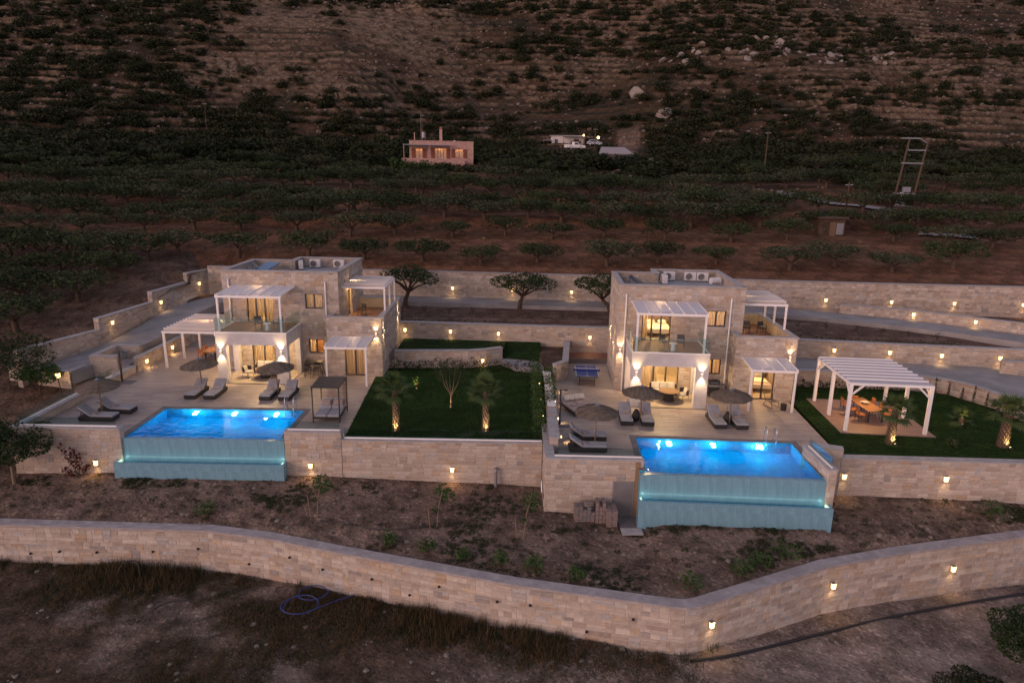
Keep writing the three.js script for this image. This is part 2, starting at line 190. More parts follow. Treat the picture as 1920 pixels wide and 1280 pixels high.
sheet('left_slope', 120, 90, (a, b) => { const z = lerp(-34.4, -67.5, b), x = lerp(z > -43.4 ? -26.9 : interp([[-66, -28.6], [-56, -30.1], [-49.5, -30.7], [-43.4, -32.5]], z), -95, a * a); const tw = z > -43.4 ? 0.2 : z > -49.4 ? 2.0 : z > -56 ? 2.9 : z > -61.3 ? 3.75 : 4.6, h0 = Hleft(x, z), dd = Math.abs(x - (z > -43.4 ? -26.9 : interp([[-66, -28.6], [-56, -30.1], [-49.5, -30.7], [-43.4, -32.5]], z))); return [x, lerp(Math.min(h0, tw), h0, sm(0.3, 4, dd)), z, mixc(colGarden(x, z), [0.13, 0.075, 0.05], 0.5)]; });
sheet('terrace_bed', 240, 24, (a, b) => { const x = lerp(-29.2, 60, a), m = interp(MZ, x), z = lerp(m, Math.min(m - 2, interp(BZ, x) + 0.1), b); const c = mixc([0.21, 0.125, 0.095], [0.27, 0.185, 0.145], fbm(x * 0.5, z * 0.6, 3)); return [x, Hbed(x, z), z, c]; });
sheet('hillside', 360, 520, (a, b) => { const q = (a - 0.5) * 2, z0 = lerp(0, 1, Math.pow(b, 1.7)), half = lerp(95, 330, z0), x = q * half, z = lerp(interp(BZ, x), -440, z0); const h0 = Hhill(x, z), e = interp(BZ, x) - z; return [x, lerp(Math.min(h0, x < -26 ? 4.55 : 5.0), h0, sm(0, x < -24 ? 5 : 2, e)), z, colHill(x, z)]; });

// ---------------------------------------------------------------- coursed stone
const TONES = [[0.62, 0.53, 0.45], [0.69, 0.60, 0.52], [0.58, 0.49, 0.41], [0.52, 0.43, 0.36], [0.63, 0.50, 0.385], [0.56, 0.52, 0.49], [0.44, 0.39, 0.355], [0.56, 0.42, 0.31]];
const pickTone = r => { const t = r(); return t < 0.24 ? 0 : t < 0.5 ? 1 : t < 0.68 ? 2 : t < 0.79 ? 3 : t < 0.88 ? 4 : t < 0.94 ? 5 : t < 0.975 ? 6 : 7; };
const stoneMats = TONES.map(([r, g, b]) => mat(r, g, b, 0.92, { map: stone1, bumpMap: bump1, bumpScale: 0.008 }));
const stoneGeos = [0, 1, 2, 3].map(k => { const r = RNG(90 + k), b = new B(), j = () => 0.5 - 0.015 - 0.035 * r(), f = [[-j(), -j() , 1], [j(), -j(), 1], [j(), j(), 1], [-j(), j(), 1]].map(q => [q[0], q[1], 0.82 + 0.18 * r()]), o = [[-0.5, -0.5, 0], [0.5, -0.5, 0], [0.5, 0.5, 0], [-0.5, 0.5, 0]]; b.quad(...f); for (let q = 0; q < 4; q++) { const w = (q + 1) % 4; b.quad(o[q], o[w], f[w], f[q]); } return b.geo(); });
class Stones {
  constructor(seed, course = [0.15, 0.27], len = [0.28, 0.8]) { this.r = RNG(seed); this.list = []; this.course = course; this.len = len; this.rows = [-8]; while (this.rows[this.rows.length - 1] < 12) this.rows.push(this.rows[this.rows.length - 1] + lerp(course[0], course[1], this.r())); }
  // face from A to Bp (x, z pairs, left to right seen from outside), between heights y0 and y1, without the openings [u0, u1, v0, v1]
  face(A, Bp, y0, y1, open = [], rank = 1) {
    const r = this.r, dx = Bp[0] - A[0], dz = Bp[1] - A[1], len = Math.hypot(dx, dz), ux = dx / len, uz = dz / len, ry = Math.atan2(-uz, ux), gap = 0.017; let blocked = []; const rows = this.rows;
    for (let k = 0; k + 1 < rows.length; k++) {
      let v0 = Math.max(rows[k], y0), v1 = Math.min(rows[k + 1], y1); if (v1 - v0 < 0.03) continue; const skip = blocked; blocked = []; const up = k + 2 < rows.length && rows[k + 2] < y1 - 0.05;
      let u = -r() * 0.3; while (u < len) {
        let w = lerp(this.len[0], this.len[1], r() * (0.4 + 0.6 * r())); let a = Math.max(u, 0), b = Math.min(u + w, len); u += w; if (len - u < 0.12) { b = len; u = len; } if (b - a < 0.04) continue;
        let cuts = [[a, b]]; for (const [p, q, s, t] of open) if (v1 > s + 0.01 && v0 < t - 0.01) cuts = cuts.flatMap(([m, n]) => n <= p || m >= q ? [[m, n]] : [[m, p], [q, n]].filter(c => c[1] - c[0] > 0.03)); for (const [p, q] of skip) cuts = cuts.flatMap(([m, n]) => n <= p || m >= q ? [[m, n]] : [[m, p], [q, n]].filter(c => c[1] - c[0] > 0.05));
        for (const [m, n] of cuts) { const jump = up && n - m > 0.24 && r() < 0.13 && !open.some(([p, q, s0, t0]) => n > p && m < q && rows[k + 2] > s0 - 0.01 && v0 < t0), vt = jump ? rows[k + 2] : v1; if (jump) blocked.push([m, n]); const cu = (m + n) / 2, w2 = n - m - gap, h2 = vt - v0 - gap; if (w2 < 0.03 || h2 < 0.02) continue; this.list.push({ x: A[0] + ux * cu, y: (v0 + vt) / 2, z: A[1] + uz * cu, ry, w: w2, h: h2, d: 0.007 + 0.014 * r(), t: pickTone(r), g: Math.floor(r() * 4), s: rank * 10 + w2 * h2, rot: r() < 0.5 ? 1 : -1 }); }
      }
    } return this;
  }
  put(parent, limit = 300) {
    this.list.sort((a, b) => b.s - a.s); const rest = new B(), m = new THREE.Matrix4(), q = new THREE.Quaternion(), Y = V3(0, 1, 0);
    this.list.forEach((s, k) => {
      if (k < limit) { const o = new THREE.Mesh(stoneGeos[s.g], stoneMats[s.t]); o.name = 'stone'; o.position.set(s.x, s.y, s.z); o.rotation.y = s.ry; o.scale.set(s.w, s.h, s.d); o.castShadow = o.receiveShadow = true; parent.add(o); }
      else { const c = TONES[s.t], v = 0.92 + 0.16 * this.r(); rest.col = [c[0] * v, c[1] * v, c[2] * v]; rest.add(stoneGeos[s.g], m.compose(V3(s.x, s.y, s.z), q.setFromAxisAngle(Y, s.ry), V3(s.w, s.h, s.d))); }
    });
    if (rest.p.length) { const o = mesh(parent, 'stonework', rest, M.stoneV); o.userData.kind = 'stuff'; } return this;
  }
}
function offset(pts, d) { return pts.map((p, k) => { const a = pts[Math.max(0, k - 1)], b = pts[Math.min(pts.length - 1, k + 1)]; const s0 = k ? [p[0] - a[0], p[1] - a[1]] : [b[0] - p[0], b[1] - p[1]], s1 = k < pts.length - 1 ? [b[0] - p[0], b[1] - p[1]] : s0; const n0 = [-s0[1], s0[0]], n1 = [-s1[1], s1[0]], l0 = Math.hypot(...n0), l1 = Math.hypot(...n1); let nx = n0[0] / l0 + n1[0] / l1, nz = n0[1] / l0 + n1[1] / l1; const l = Math.hypot(nx, nz), c = (nx * n0[0] + nz * n0[1]) / (l * l0); return [p[0] + nx / l * d / c, p[1] + nz / l * d / c]; }); }
// a stone wall along pts (outer face, left to right seen from outside); back > 0 gives its thickness away from the viewer
function stoneWall(name, label, pts, y0, y1, o = {}) {
  const { thick = 0.45, cap = 0.07, over = 0.04, seed = 1, limit = 300, both = false, capMat = M.cap, course, len, ends = false, capTiles = false } = o;
  const t = thing(name, label, 'wall', [0, 0, 0], 0, o.group), back = offset(pts, -thick), core = new B(), st = new Stones(seed, course, len);
  for (let k = 0; k + 1 < pts.length; k++) { core.poly([pts[k], pts[k + 1], back[k + 1], back[k]], y0, y1); st.face(pts[k], pts[k + 1], o.faceFrom ?? y0, y1, o.open ? o.open(k) : [], 2); if (both) st.face(back[k + 1], back[k], o.backFrom ?? y0, y1, [], 1); }
  if (ends) { st.face(back[0], pts[0], o.faceFrom ?? y0, y1); const e = pts.length - 1; st.face(pts[e], back[e], o.faceFrom ?? y0, y1); }
  mesh(t, 'core', core, M.mortar); st.put(t, limit);
  if (cap) { const f = offset(pts, over + 0.03), bk = offset(pts, -thick - over); if (capTiles) { for (let k = 0; k + 1 < pts.length; k++) { const L0 = Math.hypot(pts[k + 1][0] - pts[k][0], pts[k + 1][1] - pts[k][1]), n = Math.max(1, Math.round(L0 / capTiles)); for (let q = 0; q < n; q++) { const a = (q + 0.004) / n, b = (q + 0.996) / n, P = (A, s) => [lerp(A[k][0], A[k + 1][0], s), lerp(A[k][1], A[k + 1][1], s)]; mesh(t, 'coping_slab', new B().poly([P(f, a), P(f, b), P(bk, b), P(bk, a)], y1, y1 + cap + 0.006 * rnd()), capMat); } } }
    else { const c = new B(); for (let k = 0; k + 1 < pts.length; k++) c.poly([f[k], f[k + 1], bk[k + 1], bk[k]], y1, y1 + cap); mesh(t, 'coping', c, capMat); } }
  return t;
}
const fwPts = [[-45, -30.3], [-24.6, -29.8], [-14.5, -29.55], [-11.4, -28.95], [-7.6, -27.8], [0.2, -25.6], [6.6, -24.28], [7.25, -24.2], [7.9, -24.36], [14.4, -27.4], [18.7, -28.7], [25.4, -30.35], [45, -33.8]];
const frontWall = stoneWall('boundary_wall', 'long angled stone boundary wall across the foreground below the garden', fwPts, -6.6, -2.82, { thick: 0.5, cap: 0.09, over: 0.03, seed: 11, course: [0.13, 0.36], len: [0.25, 1.0], faceFrom: -5.75, capMat: M.capRough });
{ const holes = new B(); const r = RNG(5); for (let k = 1; k < 8; k++) { const [a, b] = [fwPts[k], fwPts[k + 1]], n = Math.max(1, Math.round(Math.hypot(b[0] - a[0], b[1] - a[1]) / 2.2)); if (Math.hypot(b[0] - a[0], b[1] - a[1]) < 2) continue; for (let q = 0; q < n; q++) { const s = (q + 0.2 + 0.6 * r()) / n, x = lerp(a[0], b[0], s), z = lerp(a[1], b[1], s), dx = b[0] - a[0], dz = b[1] - a[1], l = Math.hypot(dx, dz), nx = -dz / l, nz = dx / l, y = -3.5 - r() * 1.0; mesh(frontWall, 'weep_pipe', new B().add(new THREE.CylinderGeometry(0.055, 0.055, 0.1, 10, 1, true), new THREE.Matrix4().compose(V3(x + nx * 0.03, y, z + nz * 0.03), new THREE.Quaternion().setFromUnitVectors(V3(0, 1, 0), V3(nx, 0, nz)), V3(1, 1, 1))).cyl([x - nx * 0.005, y, z - nz * 0.005], [x + nx * 0.04, y, z + nz * 0.04], 0.05, 0.05, 10), M.black); } } }
stoneWall('terrace_wall', 'stone terrace wall with white coping left of the left pool', [[-26.85, -34.2], [-20.95, -34.2]], -3.2, 0.48, { seed: 12, thick: 0.4, cap: 0.07, limit: 240, ends: true, faceFrom: -2.5, both: true, backFrom: 0 });
stoneWall('terrace_wall', 'low stone parapet along the left edge of the left pool deck', [[-26.85, -46], [-26.85, -34.62]], -2.4, 0.46, { seed: 13, thick: 0.4, cap: 0.07, limit: 60, both: true, backFrom: 0, faceFrom: -2 });
stoneWall('terrace_wall', 'raised stone wall right of the left pool in front of the canopy daybed', [[-12.15, -34.25], [-9.1, -34.25]], -3.2, 0.46, { seed: 14, thick: 0.42, limit: 130, ends: true, faceFrom: -2.5 });
stoneWall('terrace_wall', 'long stone retaining wall below the lawn between the two villas', [[-9.08, -34.27], [1.74, -34.27]], -3.4, 0.04, { seed: 15, thick: 0.42, cap: 0.06, limit: 300, faceFrom: -2.7, course: [0.16, 0.3] });
stoneWall('terrace_wall', 'stone retaining wall below the lawn right of the right pool', [[17.25, -32.98], [26.5, -32.72], [40, -32.3]], -3.2, 0.04, { seed: 16, thick: 0.42, cap: 0.07, limit: 260, faceFrom: -2.4, course: [0.16, 0.3] });
stoneWall('terrace_wall', 'narrow stone wall along the right edge of the right pool', [[15.78, -30.4], [15.78, -33.5]], -3, 0.5, { seed: 17, thick: 0.38, limit: 100, both: true, ends: true, faceFrom: -2.5 });
stoneWall('terrace_wall', 'short stone return wall between the right pool deck and the lawn', [[15.64, -33.55], [17.3, -33.0]], -3, 0.5, { seed: 18, thick: 0.4, limit: 60, ends: true, faceFrom: -0.1 });
const pump = stoneWall('pump_room', 'stone pump room wall with a grey door left of the right pool', [[1.78, -31.6], [6.68, -31.52]], -3.5, 0.36, { seed: 19, thick: 0.4, cap: 0.08, limit: 290, ends: true, faceFrom: -3.05, open: () => [[3.43, 4.48, -4, -0.78]] });
pump.userData.category = 'building';
mesh(pump, 'side_wall', bx(1.8, 2.2, -3.4, 0.36, -34.6, -32.02), M.mortar); new Stones(31).face([1.78, -34.3], [1.78, -31.98], -2.7, 0.36).put(pump, 40); mesh(pump, 'coping', bx(1.74, 2.24, 0.36, 0.44, -36.3, -32.05), M.cap);
{ const d = mesh(pump, 'door', bx(5.27, 6.2, -2.95, -0.82, -31.62, -31.49), M.door); mesh(d, 'frame', new B().box(5.21, 5.27, -2.95, -0.76, -31.62, -31.48).box(6.2, 6.26, -2.95, -0.76, -31.62, -31.48).box(5.27, 6.2, -0.82, -0.76, -31.62, -31.48), M.metalGrey); mesh(d, 'handle', bx(5.34, 5.5, -1.85, -1.81, -31.47, -31.44), M.steel); mesh(pump, 'corner_post', bx(6.28, 6.5, -3, 0.3, -31.5, -31.47), M.pole); }
const midWall = stoneWall('retaining_wall', 'stone retaining wall with lanterns behind the upper lawn and brick ramp', [[-9.4, -53.2], [2.6, -52.5], [8.2, -52.3]], 0.3, 2.36, { seed: 20, thick: 0.4, cap: 0.06, limit: 220, faceFrom: 0.7 });
stoneWall('retaining_wall', 'stone retaining wall with lanterns along the driveway behind the right pergola', [[19.2, -49.8], [29.7, -48.3], [36.5, -47.55], [50, -46]], 0.3, 2.36, { seed: 21, thick: 0.4, cap: 0.06, limit: 220, faceFrom: 0.9 });
stoneWall('retaining_wall', 'tall stone wall along the back road below the olive grove', [[-28.6, -63.4], [-14, -62.9], [0, -62.15], [10, -61.5], [20, -60.7], [33, -59.9], [60, -58.6]], 2.2, 5.08, { seed: 22, thick: 0.4, cap: 0.05, limit: 120, faceFrom: 2.6 });
stoneWall('retaining_wall', 'low stone wall dividing the descending road from the upper right terrace', [[28.3, -58], [33, -56.1], [39.1, -51.6], [46, -46.5]], 2, 3.5, { seed: 23, thick: 0.35, cap: 0.05, limit: 80, faceFrom: 2.2 });
stoneWall('retaining_wall', 'low stone wall at the foot of the right lawn under the driveway', [[18.4, -45.6], [27.2, -45.1]], -0.2, 1.12, { seed: 24, thick: 0.4, cap: 0.05, limit: 80 });
stoneWall('garden_wall', 'low stone wall at the edge of the path above the left lawn hedge', [[-8.6, -48.3], [-3.2, -48.7], [-1.9, -49.1], [-0.7, -49.8]], -0.2, 1.28, { seed: 25, thick: 0.35, cap: 0.05, limit: 90, both: true, backFrom: 1.1, ends: true });
stoneWall('garden_wall', 'slanted stone side wall of the brick ramp left of the right villa', [[2.75, -45.6], [3.55, -46.6], [4.1, -52.4]].reverse().map(p => [p[0] + 0.1, p[1]]), -0.2, 1.25, { seed: 26, thick: 0.35, cap: 0.05, limit: 60, both: true, ends: true });
[[[-32.5, -43.2], [-30.75, -49.4], 2.2, 0.1, 'lowest'], [[-30.75, -49.4], [-30.1, -56], 3.05, 0.6, 'second lowest'], [[-30.1, -56], [-29.6, -61.3], 3.9, 1.5, 'third lowest'], [[-29.6, -61.3], [-28.7, -64.2], 4.7, 2.2, 'uppermost']].forEach(([a, b, top, base, which], k) => stoneWall('driveway_wall', which + ' section of the stepped stone wall left of the driveway', [a, b], base - 0.7, top, { seed: 40 + k, thick: 0.4, cap: 0.05, limit: k < 2 ? 70 : 40, ends: true, faceFrom: base - 0.3 }));
stoneWall('driveway_wall', 'low stone wall across the front end of the left driveway', [[-34, -44.1], [-29.3, -43.2], [-29.1, -44.9]], -1, 0.82, { seed: 45, thick: 0.35, cap: 0.05, limit: 60, faceFrom: -0.4 });
stoneWall('driveway_wall', 'low stone wall with two lanterns between the driveway and the left villa deck', [[-26.45, -46.3], [-26.35, -58.5]].reverse().map(p => p).reverse(), -0.3, 0.95, { seed: 46, thick: 0.3, cap: 0.05, limit: 90, ends: true, faceFrom: 0 });
stoneWall('driveway_wall', 'stone wall end at the far right edge of the driveway', [[34.4, -46.2], [42, -42.6]], 0, 1.9, { seed: 47, thick: 0.4, cap: 0.06, limit: 50, faceFrom: 0.6, ends: true });

// ---------------------------------------------------------------- decks, lawns, roads
const FR = (ox, oz, deg) => { const a = deg * Math.PI / 180, c = Math.cos(a), s = Math.sin(a); return { ox, oz, ry: -a, at: (u, y, w) => [ox + u * c - w * s, y, oz + u * s + w * c], loc: ([x, z]) => [(x - ox) * c + (z - oz) * s, -(x - ox) * s + (z - oz) * c] }; };
const LV = FR(-20.4, -47.25, 0), RV = FR(6.95, -44, 3);
function clipPoly(poly, conv) { let out = poly; const A = THREE.ShapeUtils.area(conv.map(p => new THREE.Vector2(...p))) > 0 ? 1 : -1; for (let k = 0; k < conv.length && out.length; k++) { const a = conv[k], b = conv[(k + 1) % conv.length], side = p => A * ((b[0] - a[0]) * (p[1] - a[1]) - (b[1] - a[1]) * (p[0] - a[0])), n = []; for (let q = 0; q < out.length; q++) { const p = out[q], r = out[(q + 1) % out.length], sp = side(p), sr = side(r); if (sp >= 0) n.push(p); if (sp * sr < 0) { const t = sp / (sp - sr); n.push([lerp(p[0], r[0], t), lerp(p[1], r[1], t)]); } } out = n; } return out; }
// paving of separate slabs, clipped to convex outlines (local u, w), on a darker bed; slab tops at y
function paving(name, label, fr, pieces, y, [sl, sw], tone, vary, seed, mt, thick = 0.35, gap = 0.011) {
  const r = RNG(seed), t = new B(), bed = new B();
  for (const pc of pieces) { bed.poly(pc, y - thick, y - 0.012); const us = pc.map(p => p[0]), ws = pc.map(p => p[1]), u0 = Math.min(...us), u1 = Math.max(...us), w0 = Math.min(...ws), w1 = Math.max(...ws);
    for (let j = Math.floor(w0 / sw); j * sw < w1; j++) for (let i = Math.floor(u0 / sl) - 1; i * sl < u1; i++) { const sh = (hash(j, seed) * 3 | 0) / 3 * sl, a = i * sl + sh, q = clipPoly([[a + gap / 2, j * sw + gap / 2], [a + sl - gap / 2, j * sw + gap / 2], [a + sl - gap / 2, (j + 1) * sw - gap / 2], [a + gap / 2, (j + 1) * sw - gap / 2]], pc); if (q.length < 3) continue; const v = 1 + (r() - 0.5) * vary, v2 = 1 + (r() - 0.5) * vary * 0.3; t.col = [tone[0] * v, tone[1] * v * v2, tone[2] * v * v2]; t.poly(q, y - 0.012, y + (r() - 0.5) * 0.003, true); } }
  const o = new THREE.Group(); o.name = numbered(name); o.position.set(fr.ox, 0, fr.oz); o.rotation.y = fr.ry; o.userData.kind = 'structure'; if (label) o.userData.label = label; scene.add(o); mesh(o, 'bed', bed, M.grout); const m = mesh(o, 'slabs', t, mt); m.userData.kind = 'stuff'; return o;
}
const DECK = [0.40, 0.335, 0.30];
paving('pool_deck', 'pale plank-tiled pool deck of the left villa', LV, [[[-6.05, 12.65], [-0.5, 12.65], [-0.5, -9.8], [-6.05, -9.8]], [[-0.5, 8.2], [8.05, 8.2], [8.05, 0.1], [-0.5, 0.1]], [[8.05, 12.6], [11.35, 12.6], [10.8, 1.0], [8.05, 1.0]], [[8.05, 1.0], [11.3, 1.0], [11.3, 0.2], [8.05, 0.2]]], 0, [1.2, 0.24], DECK, 0.3, 3, M.deck);
paving('pool_deck', 'pale plank-tiled pool deck of the right villa', RV, [[[-3.85, 12.0], [0.2, 11.85], [0.2, -6.8], [-4.8, -6.8]], [[0.2, 8.3], [9.1, 8.3], [9.1, 0.1], [0.2, 0.1]], [[9.1, 10.0], [10.95, 10.3], [11.15, 1.0], [9.1, 1.0]], [[9.1, 1.0], [11.6, 1.0], [11.6, -1], [9.1, -1]]], 0, [1.2, 0.24], DECK, 0.3, 4, M.deck);
struct('lawn', new B().poly([[-9.02, -34.65], [1.72, -34.65], [2.1, -49.6], [-0.6, -49.7], [-3.2, -48.6], [-9.0, -48.2], [-9.0, -46.0], [-9.55, -46.0]], -0.5, 0.015), M.lawn, 'structure', 'dark green lawn between the two villas');
struct('lawn', new B().poly([[-8.6, -52.8], [-0.4, -52.4], [-0.6, -50.2], [-0.9, -50.2], [-3.1, -49.1], [-8.6, -48.7]], 0.2, 1.15).quad([-0.6, 0.45, -50.1], [2.25, 0.42, -49.3], [2.25, 1.15, -52.3], [-0.4, 1.15, -52.4]), M.lawn, 'structure', 'narrow upper lawn behind the left lawn');
struct('lawn', new B().poly([[17.55, -33.3], [40, -32.6], [40, -36.3], [31.2, -38.5], [30.9, -41.5], [29.6, -44.3], [27.3, -45.0], [18.5, -45.5], [18.1, -40]], -0.5, 0.015), M.lawn, 'structure', 'dark green lawn around the right pergola');
struct('driveway', new B().poly([[18.4, -46.0], [27.3, -45.4], [29.9, -44.7], [31.2, -41.6], [31.5, -38.6], [40.5, -36.5], [60, -36], [60, -46], [36.5, -47.6], [29.7, -48.4], [19.2, -50]], 0.2, 1.02), M.concrete, 'structure', 'grey concrete driveway behind the right pergola');
stoneWall('garden_wall', 'low curved pale kerb wall behind the small cypresses', [[27.2, -45.1], [28.6, -44.9], [29.7, -44.3], [30.6, -42.9], [31.0, -41.4], [31.1, -38.6], [34, -37.4], [40, -36.2]].map(p => p), -0.3, 0.98, { seed: 48, thick: 0.3, cap: 0.06, limit: 60, faceFrom: 0 });
{ const strip = (pts, half, name, label) => { const Lp = offset(pts.map(p => [p[0], p[1]]), half), Rp = offset(pts.map(p => [p[0], p[1]]), -half), b = new B(); for (let k = 0; k + 1 < pts.length; k++) { const h0 = pts[k][2], h1 = pts[k + 1][2], q = (P, h) => [P[0], h, P[1]]; b.quad(q(Lp[k], h0), q(Lp[k + 1], h1), q(Rp[k + 1], h1), q(Rp[k], h0)); for (const [P, s] of [[Lp, 1], [Rp, -1]]) { const a = q(P[k], h0), c = q(P[k + 1], h1), d = [c[0], c[1] - 0.9, c[2]], e = [a[0], a[1] - 0.9, a[2]]; s > 0 ? b.quad(e, d, c, a) : b.quad(a, c, d, e); } } return struct(name, b, M.concrete, 'structure', label); };
  const C = (ctrl, n) => new THREE.CatmullRomCurve3(ctrl.map(p => V3(p[0], p[2], p[1]))).getPoints(n).map(v => [v.x, v.z, v.y]);
  strip(C([[-30.7, -43.6, 0.74], [-30.0, -46.5, 0.9], [-29.0, -50, 1.2], [-28.5, -53, 1.6], [-28.0, -57.5, 2.2], [-26.4, -60.4, 2.6], [-22, -61.5, 2.75], [-8, -61.3, 2.75], [0, -60.8, 2.75], [10, -60.1, 2.75], [22, -58.9, 2.75], [28, -56.6, 2.75], [34, -53.2, 2.72], [40, -48.6, 2.68], [50, -42, 2.6]], 90), 1.55, 'road', 'pale concrete service road rising on the left and running behind the villas'); }
struct('road_shoulder', new B().poly([[-32.4, -43.6], [-30.6, -49.5], [-30, -56], [-26.5, -58.8], [-26.8, -48.3], [-29.1, -48.3], [-29.2, -43.9]], -0.6, 0.6).poly([[-29.2, -43.2], [-29.1, -48.25], [-26.86, -48.25], [-26.86, -43.2]], -0.7, -0.03), M.soilBare, 'structure', 'bare soil beside the left driveway');
paving('brick_ramp', 'red brick ramp beside the right villa', FR(3.9, -52.4, 0), [[[0.3, 0.1], [4.4, 0.1], [4.0, 1.9], [0.1, 1.9]]], 0.35, [0.24, 0.12], [0.25, 0.115, 0.08], 0.35, 6, M.deck, 0.4);
struct('garden_path', new B().poly([[2.35, -47.5], [2.35, -50.8], [-0.95, -50.8], [-0.75, -49.4], [0.3, -47.9]], -0.2, 0.37), M.concrete, 'structure', 'concrete path at the back corner of the left lawn');

// ---------------------------------------------------------------- pools
function pool(fr, u0, u1, wb, wf, label) {
  const t = thing('swimming_pool', label, 'pool', [fr.ox, 0, fr.oz], fr.ry), D = -1.55;
  mesh(t, 'pool_shell', new B().box(u0 - 0.25, u1 + 0.25, D - 0.2, D, wb - 0.25, wf + 0.0).box(u0 - 0.25, u1 + 0.25, D, -0.03, wb - 0.25, wb).box(u0 - 0.25, u0, D, -0.03, wb, wf).box(u1, u1 + 0.25, D, -0.03, wb, wf), M.poolTile);
  mesh(t, 'coping', new B().box(u0 - 0.3, u1 + 0.3, -0.03, 0.012, wb - 0.28, wb + 0.03).box(u0 - 0.3, u0 + 0.03, -0.03, 0.012, wb + 0.03, wf - 0.05).box(u1 - 0.03, u1 + 0.3, -0.03, 0.012, wb + 0.03, wf - 0.05), M.paver);
  mesh(t, 'infinity_wall', bx(u0 - 0.25, u1 + 0.25, -2.9, -0.085, wf, wf + 0.3), M.poolOut);
  mesh(t, 'overflow_trough', new B().box(u0 - 0.34, u1 + 0.36, -3.0, -1.22, wf + 0.78, wf + 0.94).box(u0 - 0.34, u0 - 0.26, -3.0, -1.22, wf + 0.3, wf + 0.78).box(u1 + 0.25, u1 + 0.36, -3.0, -1.22, wf + 0.3, wf + 0.78).box(u0 - 0.26, u1 + 0.25, -3.0, -1.75, wf + 0.3, wf + 0.78), M.poolOut);
  mesh(t, 'water', bx(u0 - 0.03, u1 + 0.03, D - 0.03, -0.075, wb - 0.03, wf + 0.03), M.deepWater);
  mesh(t, 'trough_water', new B().quad([u0 - 0.26, -1.38, wf + 0.78], [u1 + 0.25, -1.38, wf + 0.78], [u1 + 0.25, -1.38, wf + 0.3], [u0 - 0.26, -1.38, wf + 0.3]), M.water);
  for (const f of [0.22, 0.5, 0.8]) { const u = lerp(u0, u1, f), pl = mesh(t, 'pool_light', new B().cyl([u, -0.45, wb], [u, -0.45, wb + 0.05], 0.17, 0.17, 18), E.pool); mesh(pl, 'ring', new B().add(new THREE.TorusGeometry(0.18, 0.02, 6, 20), new THREE.Matrix4().makeTranslation(u, -0.45, wb + 0.04)), M.steel); point(t, u, -0.55, wb + 0.3, 12, rgb(0.25, 0.78, 1), 6); }
  for (const [u, k] of [[u0 - 0.2, 1], [u1 + 0.19, -1]]) { mesh(t, 'trough_light', bx(u - 0.05, u + 0.05, -1.36, -1.25, wf + 0.4, wf + 0.7), E.basin); point(t, u + k * 0.15, -1.22, wf + 0.55, 0.1, rgb(0.5, 1, 0.85), 4); }
  mesh(t, 'light_strip', bx(u0 - 0.25, u1 + 0.2, -1.345, -1.325, wf + 0.74, wf + 0.775), E.strip); { const ra = new THREE.RectAreaLight(rgb(0.42, 0.95, 0.9), 3.6, u1 - u0 + 0.4, 0.05); ra.position.set((u0 + u1) / 2, -1.31, wf + 0.73); ra.rotation.x = 0.5; t.add(ra); }
  return t;
}
pool(LV, -0.45, 7.95, 8.3, 12.65, 'glowing blue infinity pool of the left villa'); pool(RV, 0.42, 9.0, 8.4, 12.75, 'glowing blue infinity pool of the right villa');

struct('planting_bed', new B().poly([[2.1, -49.4], [2.75, -45.5], [3.7, -46.6], [4.1, -52.6], [2.2, -52.7]], -1, 0.75), M.soilBare, 'structure', 'planted soil strip beside the brick ramp');
// ---------------------------------------------------------------- ground under the houses
struct('subgrade', new B().poly([[-26.4, -34.7], [1.75, -34.7], [1.75, -32.1], [6.3, -32.1], [6.3, -35.5], [15.2, -35.5], [15.5, -33.9], [31, -33.2], [31, -49], [8.2, -52.6], [-9.2, -53.6], [-9.2, -57.4], [-26.4, -57.4]].map(p => p), -2.1, -1.9), M.soilBare);
// ---------------------------------------------------------------- villas
function panel(b, A, Bp, y0, y1, th, open = []) { const dx = Bp[0] - A[0], dz = Bp[1] - A[1], len = Math.hypot(dx, dz), ux = dx / len, uz = dz / len, nx = -uz, nz = ux; const us = [...new Set([0, len, ...open.flatMap(o => [o[0], o[1]])])].sort((a, c) => a - c), vs = [...new Set([y0, y1, ...open.flatMap(o => [o[2], o[3]])])].filter(v => v >= y0 && v <= y1).sort((a, c) => a - c); const P = (u, d) => [A[0] + ux * u - nx * d, A[1] + uz * u - nz * d];
  for (let i = 0; i + 1 < us.length; i++) { let run = null; for (let j = 0; j + 1 < vs.length; j++) { const cu = (us[i] + us[i + 1]) / 2, cv = (vs[j] + vs[j + 1]) / 2, hole = open.some(o => cu > o[0] && cu < o[1] && cv > o[2] && cv < o[3]); if (!hole) run = run ? [run[0], vs[j + 1]] : [vs[j], vs[j + 1]]; if ((hole || j + 2 === vs.length) && run) { b.poly([P(us[i], 0), P(us[i + 1], 0), P(us[i + 1], th), P(us[i], th)], run[0], run[1]); run = null; } } } return b; }
function glazing(t, name, u0, u1, y0, y1, w, n, label) { const f = 0.07, b = new B().box(u0, u1, y0, y0 + f, w - 0.06, w).box(u0, u1, y1 - f, y1, w - 0.06, w); for (let k = 0; k <= n; k++) { const c = lerp(u0 + f / 2, u1 - f / 2, k / n), g = k && k < n ? 0.055 : f / 2; b.box(c - g, c + g, y0 + f, y1 - f, w - 0.06, w); } const m = mesh(t, name, b, M.frame); if (label) m.userData.label = label; for (let k = 0; k < n; k++) { const a = lerp(u0 + f / 2, u1 - f / 2, k / n) + 0.04, c = lerp(u0 + f / 2, u1 - f / 2, (k + 1) / n) - 0.04; mesh(m, 'pane', bx(a, c, y0 + f, y1 - f, w - 0.036, w - 0.026), M.glass); } return m; }
